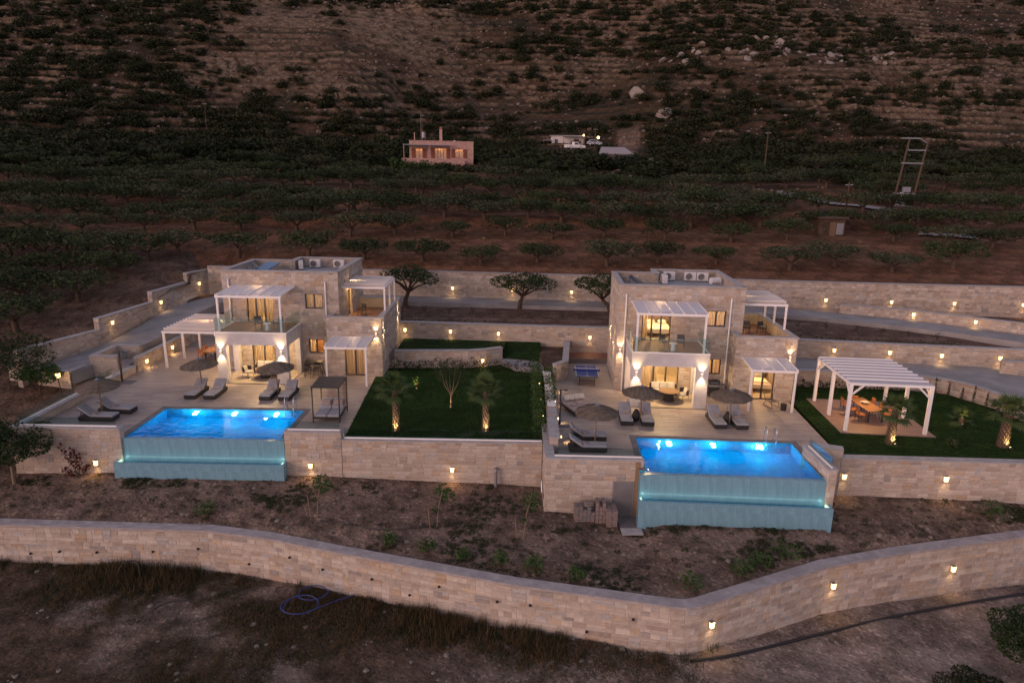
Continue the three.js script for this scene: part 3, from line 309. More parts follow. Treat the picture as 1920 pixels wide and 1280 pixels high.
function curtain(fr, u0, u1, y0, y1, w, label, group, m = M.curtain) { const t = new B(), n = Math.max(8, Math.round((u1 - u0) * 26)); let pv = null; for (let k = 0; k <= n; k++) { const u = lerp(u0, u1, k / n), z = w + 0.045 * Math.sin(u * 34) + 0.02 * Math.sin(u * 61); if (pv) t.quad([pv[0], y0, pv[1]], [u, y0, z], [u, y1, z], [pv[0], y1, pv[1]]); pv = [u, z]; } const o = mesh(scene, 'curtain', t, m); o.position.set(fr.ox, 0, fr.oz); o.rotation.y = fr.ry; return tag(o, label, 'curtain', group); }
function lamp(t, u, y, w, I, c = WARM, rad = 0.11) { const m = mesh(t, 'ceiling_lamp', new B().add(new THREE.SphereGeometry(rad, 12, 8), new THREE.Matrix4().makeTranslation(u, y, w)), E.bulb); point(t, u, y, w, I, c, 5); return m; }
function villa(fr, label, seed, right) {
  const t = thing('villa', label, 'house', [fr.ox, 0, fr.oz], fr.ry), st = new Stones(seed, [0.15, 0.25], [0.28, 0.75]), wl = new B(), th = 0.3;
  const fo = [[1.6, 3.5, 3.45, 5.36], [5.76, 7.02, 4.56, 5.62], [5.86, 6.97, 1.3, 2.36], [1.75, 4.25, 0.02, 2.5]], ro = [[2.3, 3.7, 3.45, 5.5]], wo = [[1.2, 2.68, 0.02, 2.18]];
  panel(wl, [0, 0], [8.15, 0], -0.4, 7.15, th, fo); panel(wl, [8.15, -th], [8.15, -7.85], -0.4, 7.15, th, ro); panel(wl, [0, -6], [0, -th], -0.4, 7.15, th); panel(wl, [7.85, -7.85], [3.1, -7.85], -0.4, 7.15, th); panel(wl, [3.1, -7.55], [3.1, -6], -0.4, 7.15, th); panel(wl, [3.1, -6], [th, -6], -0.4, 7.15, th);
  panel(wl, [7.5, 1.2], [11.35, 1.2], -0.4, 4.2, th, wo); panel(wl, [7.5, 0.004], [7.5, 0.9], -0.4, 4.2, th); panel(wl, [11.35, 0.9], [11.35, -6.7], -0.4, 4.2, th); panel(wl, [11.05, -6.7], [8.16, -6.7], -0.4, 4.2, th);
  mesh(t, 'wall', wl, M.mortar);
  st.face([0, 0], [7.5, 0], 0, 7.12, fo, 3).face([7.5, 0], [8.15, 0], 4.2, 7.12, [], 3).face([7.5, 1.2], [11.35, 1.2], 0, 4.18, wo, 3); st.face([0, -6], [0, 0], 0, 7.12, [], right ? 2 : 1).face([8.15, 0], [8.15, -7.85], 4.2, 7.12, [[2.3, 3.7, 3.45, 5.5]], 2).face([11.35, 1.2], [11.35, -6.7], 0, 4.18, [], 2).face([7.5, 0], [7.5, 1.2], 0, 4.18, [], 1).face([th, -5.7], [3.4, -5.7], 6.46, 7.1).face([3.4, -7.55], [7.85, -7.55], 6.46, 7.1).put(t, 300);
  const cp = new B(), ring = (pts, d, y) => { const f = offset([...pts, pts[0], pts[1]], 0.05), g = offset([...pts, pts[0], pts[1]], -d); for (let k = 1; k <= pts.length; k++) cp.poly([f[k], f[k + 1] ?? f[1], g[k + 1] ?? g[1], g[k]], y, y + 0.07); };
  ring([[0, 0], [8.15, 0], [8.15, -7.85], [3.1, -7.85], [3.1, -6], [0, -6]], 0.34, 7.15); mesh(t, 'parapet_coping', cp, M.cap);
  const c2 = new B(); c2.box(7.45, 11.4, 4.2, 4.27, 0.86, 1.25).box(11.01, 11.4, 4.2, 4.27, -6.75, 0.86).box(8.2, 11.01, 4.2, 4.27, -6.75, -6.36).box(7.45, 7.84, 4.2, 4.27, 0.06, 0.86); mesh(t, 'terrace_coping', c2, M.cap);
  mesh(t, 'terrace_lining', new B().box(8.17, 11.04, 3.46, 4.19, -6.39, -6.37).box(11.02, 11.04, 3.46, 4.19, -6.36, 0.88), M.inner);
  mesh(t, 'floor', new B().box(0.3, 7.85, -0.1, 0.03, -5.7, -0.3).box(3.4, 7.85, -0.1, 0.03, -7.55, -5.7).box(7.9, 11.05, -0.1, 0.031, -6.4, 0.9), M.inner); mesh(t, 'upper_floor', new B().box(0.3, 7.85, 3.15, 3.45, -5.7, -0.3).box(3.4, 7.85, 3.15, 3.45, -7.55, -5.7), M.inner); mesh(t, 'roof', new B().box(0.3, 7.85, 6.2, 6.45, -5.7, -0.3).box(3.4, 7.85, 6.2, 6.45, -7.55, -5.7), M.roofing);
  mesh(t, 'terrace_floor', bx(8.16, 11.03, 3.15, 3.455, -6.37, 0.89), M.teak); mesh(t, 'partition', new B().box(0.3, 7.85, 0.03, 3.15, -4.1, -4).box(0.3, 7.85, 3.45, 6.2, -4.1, -4).box(5.1, 5.2, 3.45, 6.2, -4, -0.31).box(5.1, 5.2, 0.03, 3.15, -4, -0.31).box(7.9, 11.04, 0.04, 3.14, -3.6, -3.5), M.inner);
  glazing(t, 'balcony_door', 1.6, 3.5, 3.46, 5.36, -0.14, right ? 3 : 3); glazing(t, 'window', 5.76, 7.02, 4.56, 5.62, -0.12, 2); glazing(t, 'window', 5.86, 6.97, 1.3, 2.36, -0.12, 2); glazing(t, 'sliding_door', 1.75, 4.25, 0.03, 2.5, -0.14, 3); glazing(t, 'bedroom_door', 8.7, 10.18, 0.04, 2.18, 1.06, 2);
  { const g = glazing(t, 'terrace_door', 2.3, 3.7, 3.46, 5.5, 0, 2); g.position.set(8.15 - 0.12, 0, 0); g.rotation.y = Math.PI / 2; }
  const po = new B().box(0.65, 5.4, 2.68, 3.5, 2.88, 3.3).box(0.65, 1.33, 0, 2.68, 2.86, 3.298).box(4.62, 5.4, 0, 2.68, 2.86, 3.298).box(0.652, 1.0, 2.62, 3.498, 0.03, 2.88).box(5.05, 5.398, 2.62, 3.498, 0.03, 2.88).box(0.65, 1.0, 0, 2.62, 0.035, 0.5).box(5.05, 5.4, 0, 2.62, 0.035, 0.55).box(1.0, 5.05, 3.25, 3.496, 0.03, 2.88); mesh(t, 'portico', po, M.plaster);
  mesh(t, 'portico_floor', bx(0.7, 5.35, -0.05, 0.028, 0.03, 3.28), M.inner); mesh(t, 'drain', bx(0.6, 5.5, 0, 0.012, 3.32, 3.42), M.frame);
  mesh(t, 'balcony_floor', bx(0.7, 5.35, 3.5, 3.53, 0.03, 3.22), M.teak);
  mesh(t, 'balustrade_rail', new B().box(0.62, 5.43, 3.5, 3.575, 3.22, 3.33).box(0.62, 0.73, 3.5, 3.575, 0.04, 3.22).box(5.32, 5.43, 3.5, 3.575, 0.04, 3.22), M.white);
  for (let k = 0; k < 3; k++) mesh(t, 'balustrade_pane', bx(lerp(0.68, 5.37, k / 3) + 0.01, lerp(0.68, 5.37, (k + 1) / 3) - 0.01, 3.575, 4.5, 3.27, 3.285), M.tint); for (const u of [0.67, 5.365]) for (let k = 0; k < 2; k++) mesh(t, 'balustrade_pane', bx(u, u + 0.014, 3.575, 4.5, lerp(0.08, 3.25, k / 2) + 0.01, lerp(0.08, 3.25, (k + 1) / 2) - 0.01), M.tint);
  for (const [u, y] of [[0.48, 6.6], [7.25, 6.5]]) mesh(t, 'drainpipe', new B().cyl([u, 0, 0.1], [u, y, 0.1], 0.05, 0.05, 10).cyl([u, 2.9, 0.1], [u, 3.0, 0.1], 0.065, 0.065, 10), M.white);
  lamp(t, 2.9, 2.75, -1.9, right ? 38 : 30, WARM); lamp(t, 6.4, 2.7, -1.8, 24, WARM); lamp(t, 2.6, 5.75, -1.7, right ? 36 : 26, WARM); lamp(t, 6.4, 5.75, -1.7, right ? 22 : 12, WARM); lamp(t, 9.4, 2.7, -1.2, right ? 34 : 20, WARM); lamp(t, 3.0, 3.1, 1.6, 40, WARM2, 0.08);
  lamp(t, 8.3, 5.75, -3.0, 9, WARM, 0.07); lamp(t, 2.6, 5.85, 0.3, 6, WARM, 0.06); lamp(t, 9.4, 2.6, 1.6, 3, WARM2, 0.06);
  return t;
}
const villaL = villa(LV, 'left two-storey stone villa with white portico and closed curtains', 61, false), villaR = villa(RV, 'right two-storey stone villa with white portico and open lit bedroom', 62, true);
const CG = 'villa curtains';
curtain(LV, 1.68, 2.55, 3.5, 5.3, -0.36, 'left grey-lit curtain of the left villa balcony door'); curtain(LV, 2.75, 3.45, 3.5, 5.3, -0.36, 'amber curtain at the right of the left villa balcony door'); curtain(LV, 5.8, 6.98, 4.58, 5.6, -0.36, 'orange blind in the upper window of the left villa'); curtain(LV, 1.8, 3.1, 0.05, 2.47, -0.4, 'long curtain in the living room door of the left villa'); curtain(LV, 8.75, 10.1, 0.06, 2.15, 0.8, 'drawn curtain in the bedroom door of the left villa'); curtain(LV, 5.9, 6.3, 1.32, 2.34, -0.36, 'narrow curtain in the kitchen window of the left villa');
curtain(RV, 1.64, 2.0, 3.5, 5.3, -0.36, 'bunched curtain at the left of the right villa balcony door'); curtain(RV, 5.8, 6.98, 4.58, 5.6, -0.36, 'amber curtain in the upper window of the right villa'); curtain(RV, 1.8, 2.9, 0.05, 2.47, -0.4, 'sheer curtain in the living room door of the right villa'); curtain(RV, 8.74, 8.98, 0.06, 2.15, 0.8, 'bunched curtain in the bedroom door of the right villa'); curtain(RV, 6.1, 6.9, 1.32, 2.34, -0.36, 'curtain in the kitchen window of the right villa');

// ---------------------------------------------------------------- pergolas
function leanPergola(fr, label, u0, u1, wb, wf, yb, yf, y0, bays) { const t = thing('lean_to_pergola', label, 'pergola', fr.at(0, 0, 0), fr.ry, 'lean-to pergolas on the villas'); for (const u of [u0 + 0.06, u1 - 0.06]) mesh(t, 'post', bx(u - 0.06, u + 0.06, y0, yf - 0.1, wf - 0.12, wf), M.white); mesh(t, 'front_beam', bx(u0 - 0.05, u1 + 0.05, yf - 0.1, yf + 0.05, wf - 0.11, wf + 0.03), M.white); mesh(t, 'wall_beam', bx(u0 - 0.05, u1 + 0.05, yb - 0.06, yb + 0.06, wb + 0.035, wb + 0.11), M.white);
  const P = new THREE.MeshPhysicalMaterial({ color: rgb(0.62, 0.62, 0.68), roughness: 0.55, transmission: 0.28, thickness: 0 }); for (let k = 0; k <= bays; k++) { const u = lerp(u0, u1, k / bays); mesh(t, 'rafter', new B().bar([u, yb + 0.02, wb + 0.1], [u, yf + 0.07, wf + 0.02], 0.07, 0.1), M.white); if (k < bays) { const a = u + 0.04, b = lerp(u0, u1, (k + 1) / bays) - 0.04; mesh(t, 'roof_panel', new B().quad([a, yf + 0.09, wf], [b, yf + 0.09, wf], [b, yb + 0.05, wb + 0.1], [a, yb + 0.05, wb + 0.1]), P); } } return t; }
function slatPergola(fr, label, u0, u1, w0, w1, y, posts, n, y0, o = {}) { const t = thing('slat_pergola', label, 'pergola', fr.at(0, 0, 0), fr.ry), s = o.size || 0.12; for (const [u, w] of posts) mesh(t, 'post', bx(u - s / 2, u + s / 2, y0, y - 0.14, w - s / 2, w + s / 2), M.white); for (const u of [u0, u1]) mesh(t, 'beam', bx(u - s / 2, u + s / 2, y - 0.14, y, w0, w1), M.white); mesh(t, 'front_beam', bx(u0 + s / 2, u1 - s / 2, y - 0.139, y - 0.002, w1 - s, w1 - 0.002), M.white); mesh(t, 'back_beam', bx(u0 + s / 2, u1 - s / 2, y - 0.139, y - 0.002, w0 + 0.002, w0 + s), M.white);
  for (let k = 0; k < n; k++) { const w = lerp(w0 + 0.1, w1 - 0.1, (k + 0.5) / n), d = (w1 - w0 - 0.2) / n; mesh(t, o.flat ? 'roof_panel' : 'slat', o.flat ? bx(u0 - 0.05, u1 + 0.05, y, y + 0.025, w - d * 0.5 + 0.004, w + d * 0.5 - 0.004) : new B().bar([u0, y + 0.05, w], [u1, y + 0.05, w], 0.035, d * 0.8, [0, 0.75, 0.65]), o.flat ? M.panel : M.white); if (o.flat) mesh(t, 'batten', bx(u0 - 0.05, u1 + 0.05, y + 0.027, y + 0.1, w - d * 0.5 + 0.01, w - d * 0.5 + 0.1), M.white); }
  if (o.brace) for (const [u, w] of posts) { const su = u < (u0 + u1) / 2 ? 1 : -1, c = Math.abs(w - w1) < 0.6 ? -1 : Math.abs(w - w0) < 0.6 ? 1 : 0; if (c) { mesh(t, 'brace', new B().bar([u + su * 0.03, y - 0.75, w], [u + su * 0.7, y - 0.12, w], 0.09, 0.09), M.white); mesh(t, 'brace', new B().bar([u, y - 0.75, w + c * 0.03], [u, y - 0.12, w + c * 0.7], 0.09, 0.09), M.white); } } return t; }
leanPergola(LV, 'white lean-to pergola over the left villa balcony', 0.85, 5.1, 0, 3.15, 6.12, 5.95, 3.54, 6); leanPergola(RV, 'white lean-to pergola over the right villa balcony', 0.85, 5.1, 0, 3.15, 6.12, 5.95, 3.54, 6);
leanPergola(LV, 'white lean-to pergola over the left villa bedroom door', 7.95, 10.72, 1.2, 3.45, 2.85, 2.66, 0, 4); leanPergola(RV, 'white lean-to pergola over the right villa bedroom door', 7.95, 10.72, 1.2, 3.45, 2.85, 2.66, 0, 4);
slatPergola(LV, 'white slatted pergola on the left villa upper terrace', 8.2, 11.15, -5.4, -1.1, 6.0, [[11.15, -1.2], [11.15, -3.2], [11.15, -5.3]], 9, 4.27); slatPergola(RV, 'white slatted pergola on the right villa upper terrace', 8.2, 11.15, -5.4, -0.9, 6.0, [[11.15, -1.0], [11.15, -3.2], [11.15, -5.3]], 9, 4.27);
slatPergola(LV, 'white slatted dining pergola beside the left villa', -4.6, -0.1, -5.6, -0.05, 2.72, [[-4.55, -0.12], [-4.5, -2.7], [-4.5, -5.4], [-0.15, -5.4]], 11, 0, { size: 0.14 });
const PF = FR(19.3, -37, 5);
slatPergola(PF, 'large white wooden pergola on the right lawn', 0, 4.4, -5.4, 0.05, 2.95, [[0, 0], [0, -2.65], [0, -5.3], [4.38, 0], [4.38, -2.65], [4.38, -5.3]], 8, 0.05, { flat: true, brace: true, size: 0.17 });
paving('pergola_floor', 'plank floor under the large white pergola', PF, [[[-0.35, 0.35], [4.85, 0.35], [4.85, -5.75], [-0.35, -5.75]]], 0.06, [2.2, 0.14], [0.36, 0.235, 0.17], 0.25, 8, M.deck, 0.1, 0.008);

{ const a = thing('pergola_lamp', 'small hanging lamp under the large pergola', 'lamp', PF.at(1.9, 2.75, -2.4), 0); mesh(a, 'shade', new B().cyl([0, 0, 0], [0, 0.12, 0], 0.12, 0.05, 14), M.black); mesh(a, 'bulb', new B().add(new THREE.SphereGeometry(0.05, 10, 8), new THREE.Matrix4().makeTranslation(0, -0.03, 0)), E.bulb); point(a, 0, -0.12, 0, 22, rgb(1, 0.55, 0.24), 3); const b = copy(a, 'small hanging lamp under the dining pergola beside the left villa', LV.at(-2.2, 2.45, -2.9), 0); b.traverse(o => { if (o.isLight) o.intensity = 12; }); }
// ---------------------------------------------------------------- lamps
const lanternGeo = (() => { const b = new B(), f = [[-0.12, 0.15], [0.12, 0.15], [0.085, -0.15], [-0.085, -0.15]]; const z0 = 0.03, z1 = 0.15; const P = (k, z) => [f[k][0] * (z > 0.1 ? 1 : 0.9), f[k][1], z]; b.quad(P(3, z1), P(2, z1), P(1, z1), P(0, z1)); for (let k = 0; k < 4; k++) { const a = (k + 1) % 4; b.quad(P(k, z1), P(a, z1), P(a, z0), P(k, z0)); } return b.geo(); })();
const lanternBack = new B().box(-0.1, 0.1, -0.17, 0.17, 0.0, 0.028).geo(), lanternHood = new B().box(-0.125, 0.125, 0.152, 0.162, 0.0, 0.155).geo();
function lantern([x, y, z], ry, label, I = 1.3, group = 'square wall lanterns') { const t = thing('wall_lantern', label, 'lantern', [x + Math.sin(ry) * 0.03, y, z + Math.cos(ry) * 0.03], ry, group); mesh(t, 'back_plate', lanternBack, M.metalGrey); mesh(t, 'hood', lanternHood, M.metalGrey); mesh(t, 'lamp_glass', lanternGeo, E.lantern); spot(t, [0, -0.17, 0.12], [0, -1, 0.42], I * 2.2, 1.15, WARM, 3, 0.8); point(t, 0, 0, 0.24, I * 0.3, WARM, 4); return t; }
const LN = [
  [[8.41, -3.75, -24.6], 0.437, 'lantern on the boundary wall just right of its corner'], [[14.76, -3.76, -27.51], 0.294, 'middle lantern on the right part of the boundary wall'], [[21.41, -3.94, -29.37], 0.241, 'lantern nearest the right edge on the boundary wall'],
  [[-10.79, -1.4, -34.25], 0, 'lantern on the wall just right of the left pool'], [[-3.12, -1.5, -34.27], 0, 'lantern in the middle of the wall below the lawn'], [[-22.4, -1.43, -34.2], 0, 'lantern behind the rose bush on the wall left of the left pool'],
  [[17.45, -0.9, -32.97], 0, 'lantern on the wall just right of the right pool'], [[22.68, -0.88, -32.83], 0, 'lantern below the large pergola on the right lawn wall'],
  [[-8.55, 1.78, -53.15], -0.058, 'left lantern on the wall behind the upper lawn'], [[-4.9, 1.76, -52.94], -0.058, 'middle lantern on the wall behind the upper lawn'], [[-1.07, 1.7, -52.71], -0.058, 'right lantern on the wall behind the upper lawn'], [[6.14, 1.6, -52.37], -0.036, 'lantern above the red brick ramp'], [[-2.2, 0.5, -49.0], 0.298, 'lantern on the low path wall behind the lawn hedge'],
  [[23.93, 1.74, -49.12], -0.142, 'first lantern from the left on the driveway wall behind the pergola'], [[27.76, 1.78, -48.58], -0.142, 'second lantern from the left on the driveway wall behind the pergola'], [[31.29, 1.73, -48.12], -0.11, 'third lantern from the left on the driveway wall behind the pergola'], [[35.26, 1.74, -47.69], -0.11, 'rightmost lantern on the driveway wall behind the pergola'],
  [[-5.56, 3.62, -62.45], -0.054, 'back wall lantern just right of the left carob tree'], [[-0.03, 3.6, -62.15], -0.06, 'back wall lantern behind the middle carob tree'], [[5.39, 3.56, -61.8], -0.065, 'back wall lantern left of the carob beside the right villa'], [[27.97, 3.5, -60.21], -0.061, 'back wall lantern just right of the right villa terrace pergola'], [[33.65, 3.5, -59.86], -0.061, 'second back wall lantern right of the right villa'], [[39.08, 3.5, -59.61], -0.048, 'third back wall lantern right of the right villa'], [[44.96, 3.55, -59.32], -0.048, 'back wall lantern at the right edge of the photo'],
  [[33.45, 3.2, -55.89], -0.384, 'left lantern on the low wall above the descending road'], [[36.91, 3.2, -53.21], -0.636, 'right lantern on the low wall above the descending road'],
  [[-30.62, 2.5, -50.7], 1.473, 'lowest lantern on the stepped wall of the left driveway'], [[-30.01, 2.9, -56.93], 1.477, 'middle lantern on the stepped wall of the left driveway'], [[-29.21, 3.6, -62.56], 1.27, 'uppermost lantern on the stepped wall of the left driveway'],
  [[-26.44, 0.5, -47.28], 1.563, 'lantern beside the stone bench on the left villa deck wall'], [[-26.41, 0.55, -51.01], 1.563, 'lantern behind the dining pergola post on the left villa deck wall'], [[36.2, 1.3, -45.34], 0.44, 'lantern on the wall end at the right edge of the driveway']];
LN.forEach(a => lantern(a[0], a[1], a[2], 0.9).scale.setScalar(0.92));
function sconce(fr, u, y, w, dir, label, I = 13) { const [x, , z] = fr.at(u, 0, w), ry = fr.ry + dir, t = thing('wall_sconce', label, 'wall light', [x, y, z], ry, 'up and down wall lights'); mesh(t, 'body', bx(-0.06, 0.06, -0.07, 0.07, 0.035, 0.13), M.white); mesh(t, 'upper_lamp', bx(-0.045, 0.045, 0.071, 0.082, 0.05, 0.12), E.sconce); mesh(t, 'lower_lamp', bx(-0.045, 0.045, -0.082, -0.071, 0.05, 0.12), E.sconce); spot(t, [0, 0.1, 0.12], [0, 1, 0.0], I, 0.72, WARM2, 2, 0.7); spot(t, [0, -0.1, 0.12], [0, -1, 0.0], I, 0.72, WARM2, 2, 0.7); return t; }
for (const [fr, n] of [[LV, 'left'], [RV, 'right']]) { sconce(fr, 0.98, 2.22, 3.3, 0, `up-down light on the left portico pillar of the ${n} villa`); sconce(fr, 5.0, 2.22, 3.3, 0, `up-down light on the right portico pillar of the ${n} villa`); }
sconce(RV, 0.26, 2.8, 0, 0, 'up-down light on the stone corner left of the right villa portico', 10); sconce(RV, 10.95, 2.95, 1.2, 0, 'up-down light at the right end of the right villa bedroom wing', 9); sconce(LV, 10.95, 3.1, 1.2, 0, 'up-down light at the right end of the left villa bedroom wing', 12); sconce(LV, 11.35, 3.2, 0.75, Math.PI / 2, 'up-down light on the side wall near the front corner of the left villa wing', 9); sconce(LV, 11.35, 3.2, -5.3, Math.PI / 2, 'up-down light on the side wall near the back of the left villa wing', 9); sconce(RV, 0, 2.9, -1.4, -Math.PI / 2, 'up-down light on the left side wall of the right villa near the front', 9); sconce(RV, 0, 3.2, -4.2, -Math.PI / 2, 'up-down light on the left side wall of the right villa near the back', 9);
function spike([x, y, z], to, label, I = 5, a = 0.6, c = rgb(1, 0.7, 0.28)) { const t = thing('garden_spotlight', label, 'spotlight', [x, y, z], Math.atan2(to[0] - x, to[2] - z), 'garden spotlights'); mesh(t, 'stake', new B().cyl([0, -0.1, 0], [0, 0.08, 0], 0.015), M.black); mesh(t, 'head', new B().cyl([0, 0.06, -0.05], [0, 0.15, 0.06], 0.05, 0.06, 10), M.black); mesh(t, 'lamp', new B().cyl([0, 0.15, 0.061], [0, 0.158, 0.07], 0.05, 0.05, 10), E.spike); spot(t, [0, 0.17, 0.085], [0, 0.17 + (to[1] - y), Math.hypot(to[0] - x, to[2] - z)], I, a, c, 1, 0.7); return t; }
spike([-6.38, 0.02, -35.38], [-6.4, 0.55, -35.75], 'spotlight at the foot of the left lawn palm', 9, 0.8); spike([-1.36, 0.02, -35.55], [-1.4, 0.55, -35.95], 'spotlight at the foot of the right lawn palm', 9, 0.8); spike([21.02, 0.02, -34.75], [20.95, 0.5, -35.15], 'spotlight at the foot of the palm before the pergola', 9, 0.8); spike([27.16, 0.02, -34.55], [27.05, 0.5, -34.95], 'spotlight at the foot of the palm at the right edge', 9, 0.8); spike([-3.7, 0.02, -39.45], [-3.72, 1.0, -39.75], 'spotlight at the foot of the pale young tree on the lawn', 3); spike([-6.25, 0.02, -43.0], [-6.3, 0.8, -43.4], 'spotlight under the small shrub at the back of the lawn', 6, 0.9, rgb(1, 0.8, 0.2)); spike([26.7, 0.02, -38.0], [26.9, 0.7, -38.3], 'spotlight under the small palm right of the pergola', 2.5); spike([24.9, 0.02, -41.3], [25.3, 0.8, -41.4], 'spotlight under the shrub behind the pergola', 6, 0.9, rgb(1, 0.8, 0.2)); spike([30.4, 0.3, -40.4], [30.9, 0.6, -40.4], 'spotlight on the kerb behind the right palm', 5, 0.9, rgb(1, 0.55, 0.2));
{ const t = thing('post_lantern', 'lantern on a leaning post in front of the low wall at far left', 'lantern', [-29.6, -0.35, -42.5]); mesh(t, 'post', new B().cyl([0.08, 0, 0], [-0.03, 1.0, 0], 0.03), M.black); mesh(t, 'base_ring', bx(-0.14, 0.12, 0.98, 1.02, -0.1, 0.1), M.black); mesh(t, 'lamp_glass', bx(-0.12, 0.1, 1.02, 1.32, -0.1, 0.1), E.lantern); mesh(t, 'hood', bx(-0.15, 0.13, 1.32, 1.36, -0.13, 0.13), M.black); point(t, -0.01, 1.18, 0, 2.2, WARM, 4); }

// ---------------------------------------------------------------- divider between the villas
{ const t = stoneWall('divider_wall', 'planted stone divider wall between the lawn and the right villa deck', [[2.3, -45.4], [2.08, -33.3]], -0.4, 0.8, { seed: 51, thick: 0.42, cap: 0, limit: 40, both: true });
  mesh(t, 'front_coping', bx(2.02, 2.6, 0.802, 0.87, -36.2, -33.2), M.cap);
  for (let k = 0; k < 6; k++) { const z = -36.6 - k * 1.55; mesh(t, 'coping_slab', bx(2.16, 2.66, 0.805, 0.88, z - 1.1 + 0.25 * (k % 2), z), k % 2 ? M.white : M.cap); }
  for (const z of [-34.6, -37.4, -40.4, -43.2]) { mesh(t, 'step_light', bx(2.74, 2.78, 0.3, 0.38, z - 0.07, z + 0.07), E.sconce); spot(t, [2.82, 0.34, z], [3.6, -0.25, z], 2.2, 0.8, WARM, 1, 0.6); } }
{ const s = thing('outdoor_shower', 'black outdoor shower post beside the planted divider wall', 'shower', [2.85, 0, -37.3]); mesh(s, 'post', bx(-0.04, 0.04, 0, 2.15, -0.06, 0.06), M.black); mesh(s, 'shower_head', new B().cyl([0.3, 2.1, 0], [0.3, 2.13, 0], 0.11, 0.11, 14).bar([0.04, 2.12, 0], [0.3, 2.12, 0], 0.03, 0.03), M.black); mesh(s, 'tray', bx(-0.1, 0.8, 0.002, 0.03, -0.4, 0.4), M.paver); copy(s, 'black outdoor shower post at the left edge of the left deck', [-26.2, 0, -43.8], 0); }

// ---------------------------------------------------------------- poolside furniture
const tilt = (a, y, z) => new THREE.Matrix4().makeRotationX(a);
function makeLounger() { const t = thing('sun_lounger', 'x', 'sun lounger', [0, 0, 0], 0, 'rattan sun loungers'); mesh(t, 'base', new B().round(0, 0.15, 0, 0.74, 0.24, 2.0, 0.03), M.rattan); mesh(t, 'feet', new B().box(-0.33, 0.33, 0, 0.04, -0.9, 0.9), M.black); mesh(t, 'mattress', new B().round(0, 0.32, 0.35, 0.7, 0.11, 1.3, 0.04), M.cushion); mesh(t, 'back_cushion', new B().round(0, 0.56, -0.62, 0.7, 0.11, 0.86, 0.04, tilt(0.62)), M.cushion); mesh(t, 'back_frame', new B().round(0, 0.48, -0.65, 0.7, 0.035, 0.86, 0.01, tilt(0.62)).bar([-0.3, 0.26, -0.85], [-0.3, 0.62, -0.78], 0.03, 0.03).bar([0.3, 0.26, -0.85], [0.3, 0.62, -0.78], 0.03, 0.03), M.rattan); mesh(t, 'headrest', new B().round(0, 0.4, -0.16, 0.42, 0.1, 0.24, 0.05, tilt(0.2)), M.pillow); return t; }
const lg = makeLounger(); let lgUsed = false;
function lounger(label, pos, ry) { if (!lgUsed) { lgUsed = true; lg.userData.label = label; lg.position.set(...pos); lg.rotation.y = ry; return; } copy(lg, label, pos, ry); }
for (const [fr, n, us] of [[LV, 'left', [0.25, 1.47, 4.95, 6.15]], [RV, 'right', [0.17, 1.38, 5.49, 6.72]]]) { const w = ['first', 'second', 'third', 'fourth']; us.forEach((u, k) => lounger(`${w[k]} lounger from the left in the row behind the ${n} pool`, fr.at(u, 0, 5.72), fr.ry + (n === 'right' && k > 1 ? 0.06 : n === 'left' ? 0.0 : 0))); }
lounger('front lounger of the pair left of the left pool', [-23.65, 0, -36.85], Math.PI / 2); lounger('rear lounger of the pair left of the left pool', [-23.3, 0, -38.15], Math.PI / 2 - 0.05); lounger('front lounger of the pair left of the right pool', [4.1, 0, -33.65], Math.PI / 2); lounger('rear lounger of the pair left of the right pool', [4.25, 0, -35.15], Math.PI / 2 + 0.03);
function makeParasol(seed) { const r = RNG(seed), t = thing('thatched_parasol', 'x', 'parasol', [0, 0, 0], 0, 'thatched parasols'); mesh(t, 'pole', new B().cyl([0, 0, 0], [0, 2.12, 0], 0.042, 0.035, 10), M.pole); mesh(t, 'foot', new B().cyl([0, 0, 0], [0, 0.05, 0], 0.26, 0.24, 18), M.metalGrey); const c = new B(), n = 72; c.add(new THREE.ConeGeometry(1.1, 0.4, 36, 1, true), new THREE.Matrix4().makeTranslation(0, 1.96, 0)); for (let k = 0; k < n; k++) { const a = (k + 0.6 * r()) / n * 6.283, R = 1.12 + 0.07 * r(), w = 0.055 + 0.03 * r(), y = 1.775 - 0.03 * r(), ca = Math.cos(a), sa = Math.sin(a), lift = 0.012 + 0.02 * r(), m = [ca * R * 0.55, lerp(2.175, y, 0.55) + 0.03 + lift, sa * R * 0.55]; const P = (rad, yy, s) => [ca * rad - sa * s, yy + lift, sa * rad + ca * s]; c.quad(P(R * 0.55, m[1], -w * 0.7), P(R, y, -w), P(R, y, w), P(R * 0.55, m[1], w * 0.7)); c.quad(P(0.06, 2.19, -0.012), P(R * 0.55, m[1], -w * 0.7), P(R * 0.55, m[1], w * 0.7), P(0.06, 2.19, 0.012)); c.quad(P(R, y, -w), P(R, y - 0.03, -w), P(R, y - 0.03, w), P(R, y, w)); } mesh(t, 'canopy', c, M.thatch); mesh(t, 'cap', new B().add(new THREE.ConeGeometry(0.13, 0.11, 14), new THREE.Matrix4().makeTranslation(0, 2.26, 0)), mat(0.10, 0.16, 0.24, 0.6)); for (let k = 0; k < 8; k++) { const a = k / 8 * 6.283; mesh(t, 'rib', new B().bar([0.04 * Math.cos(a), 2.1, 0.04 * Math.sin(a)], [1.06 * Math.cos(a), 1.755, 1.06 * Math.sin(a)], 0.02, 0.02), M.pole); } return t; }
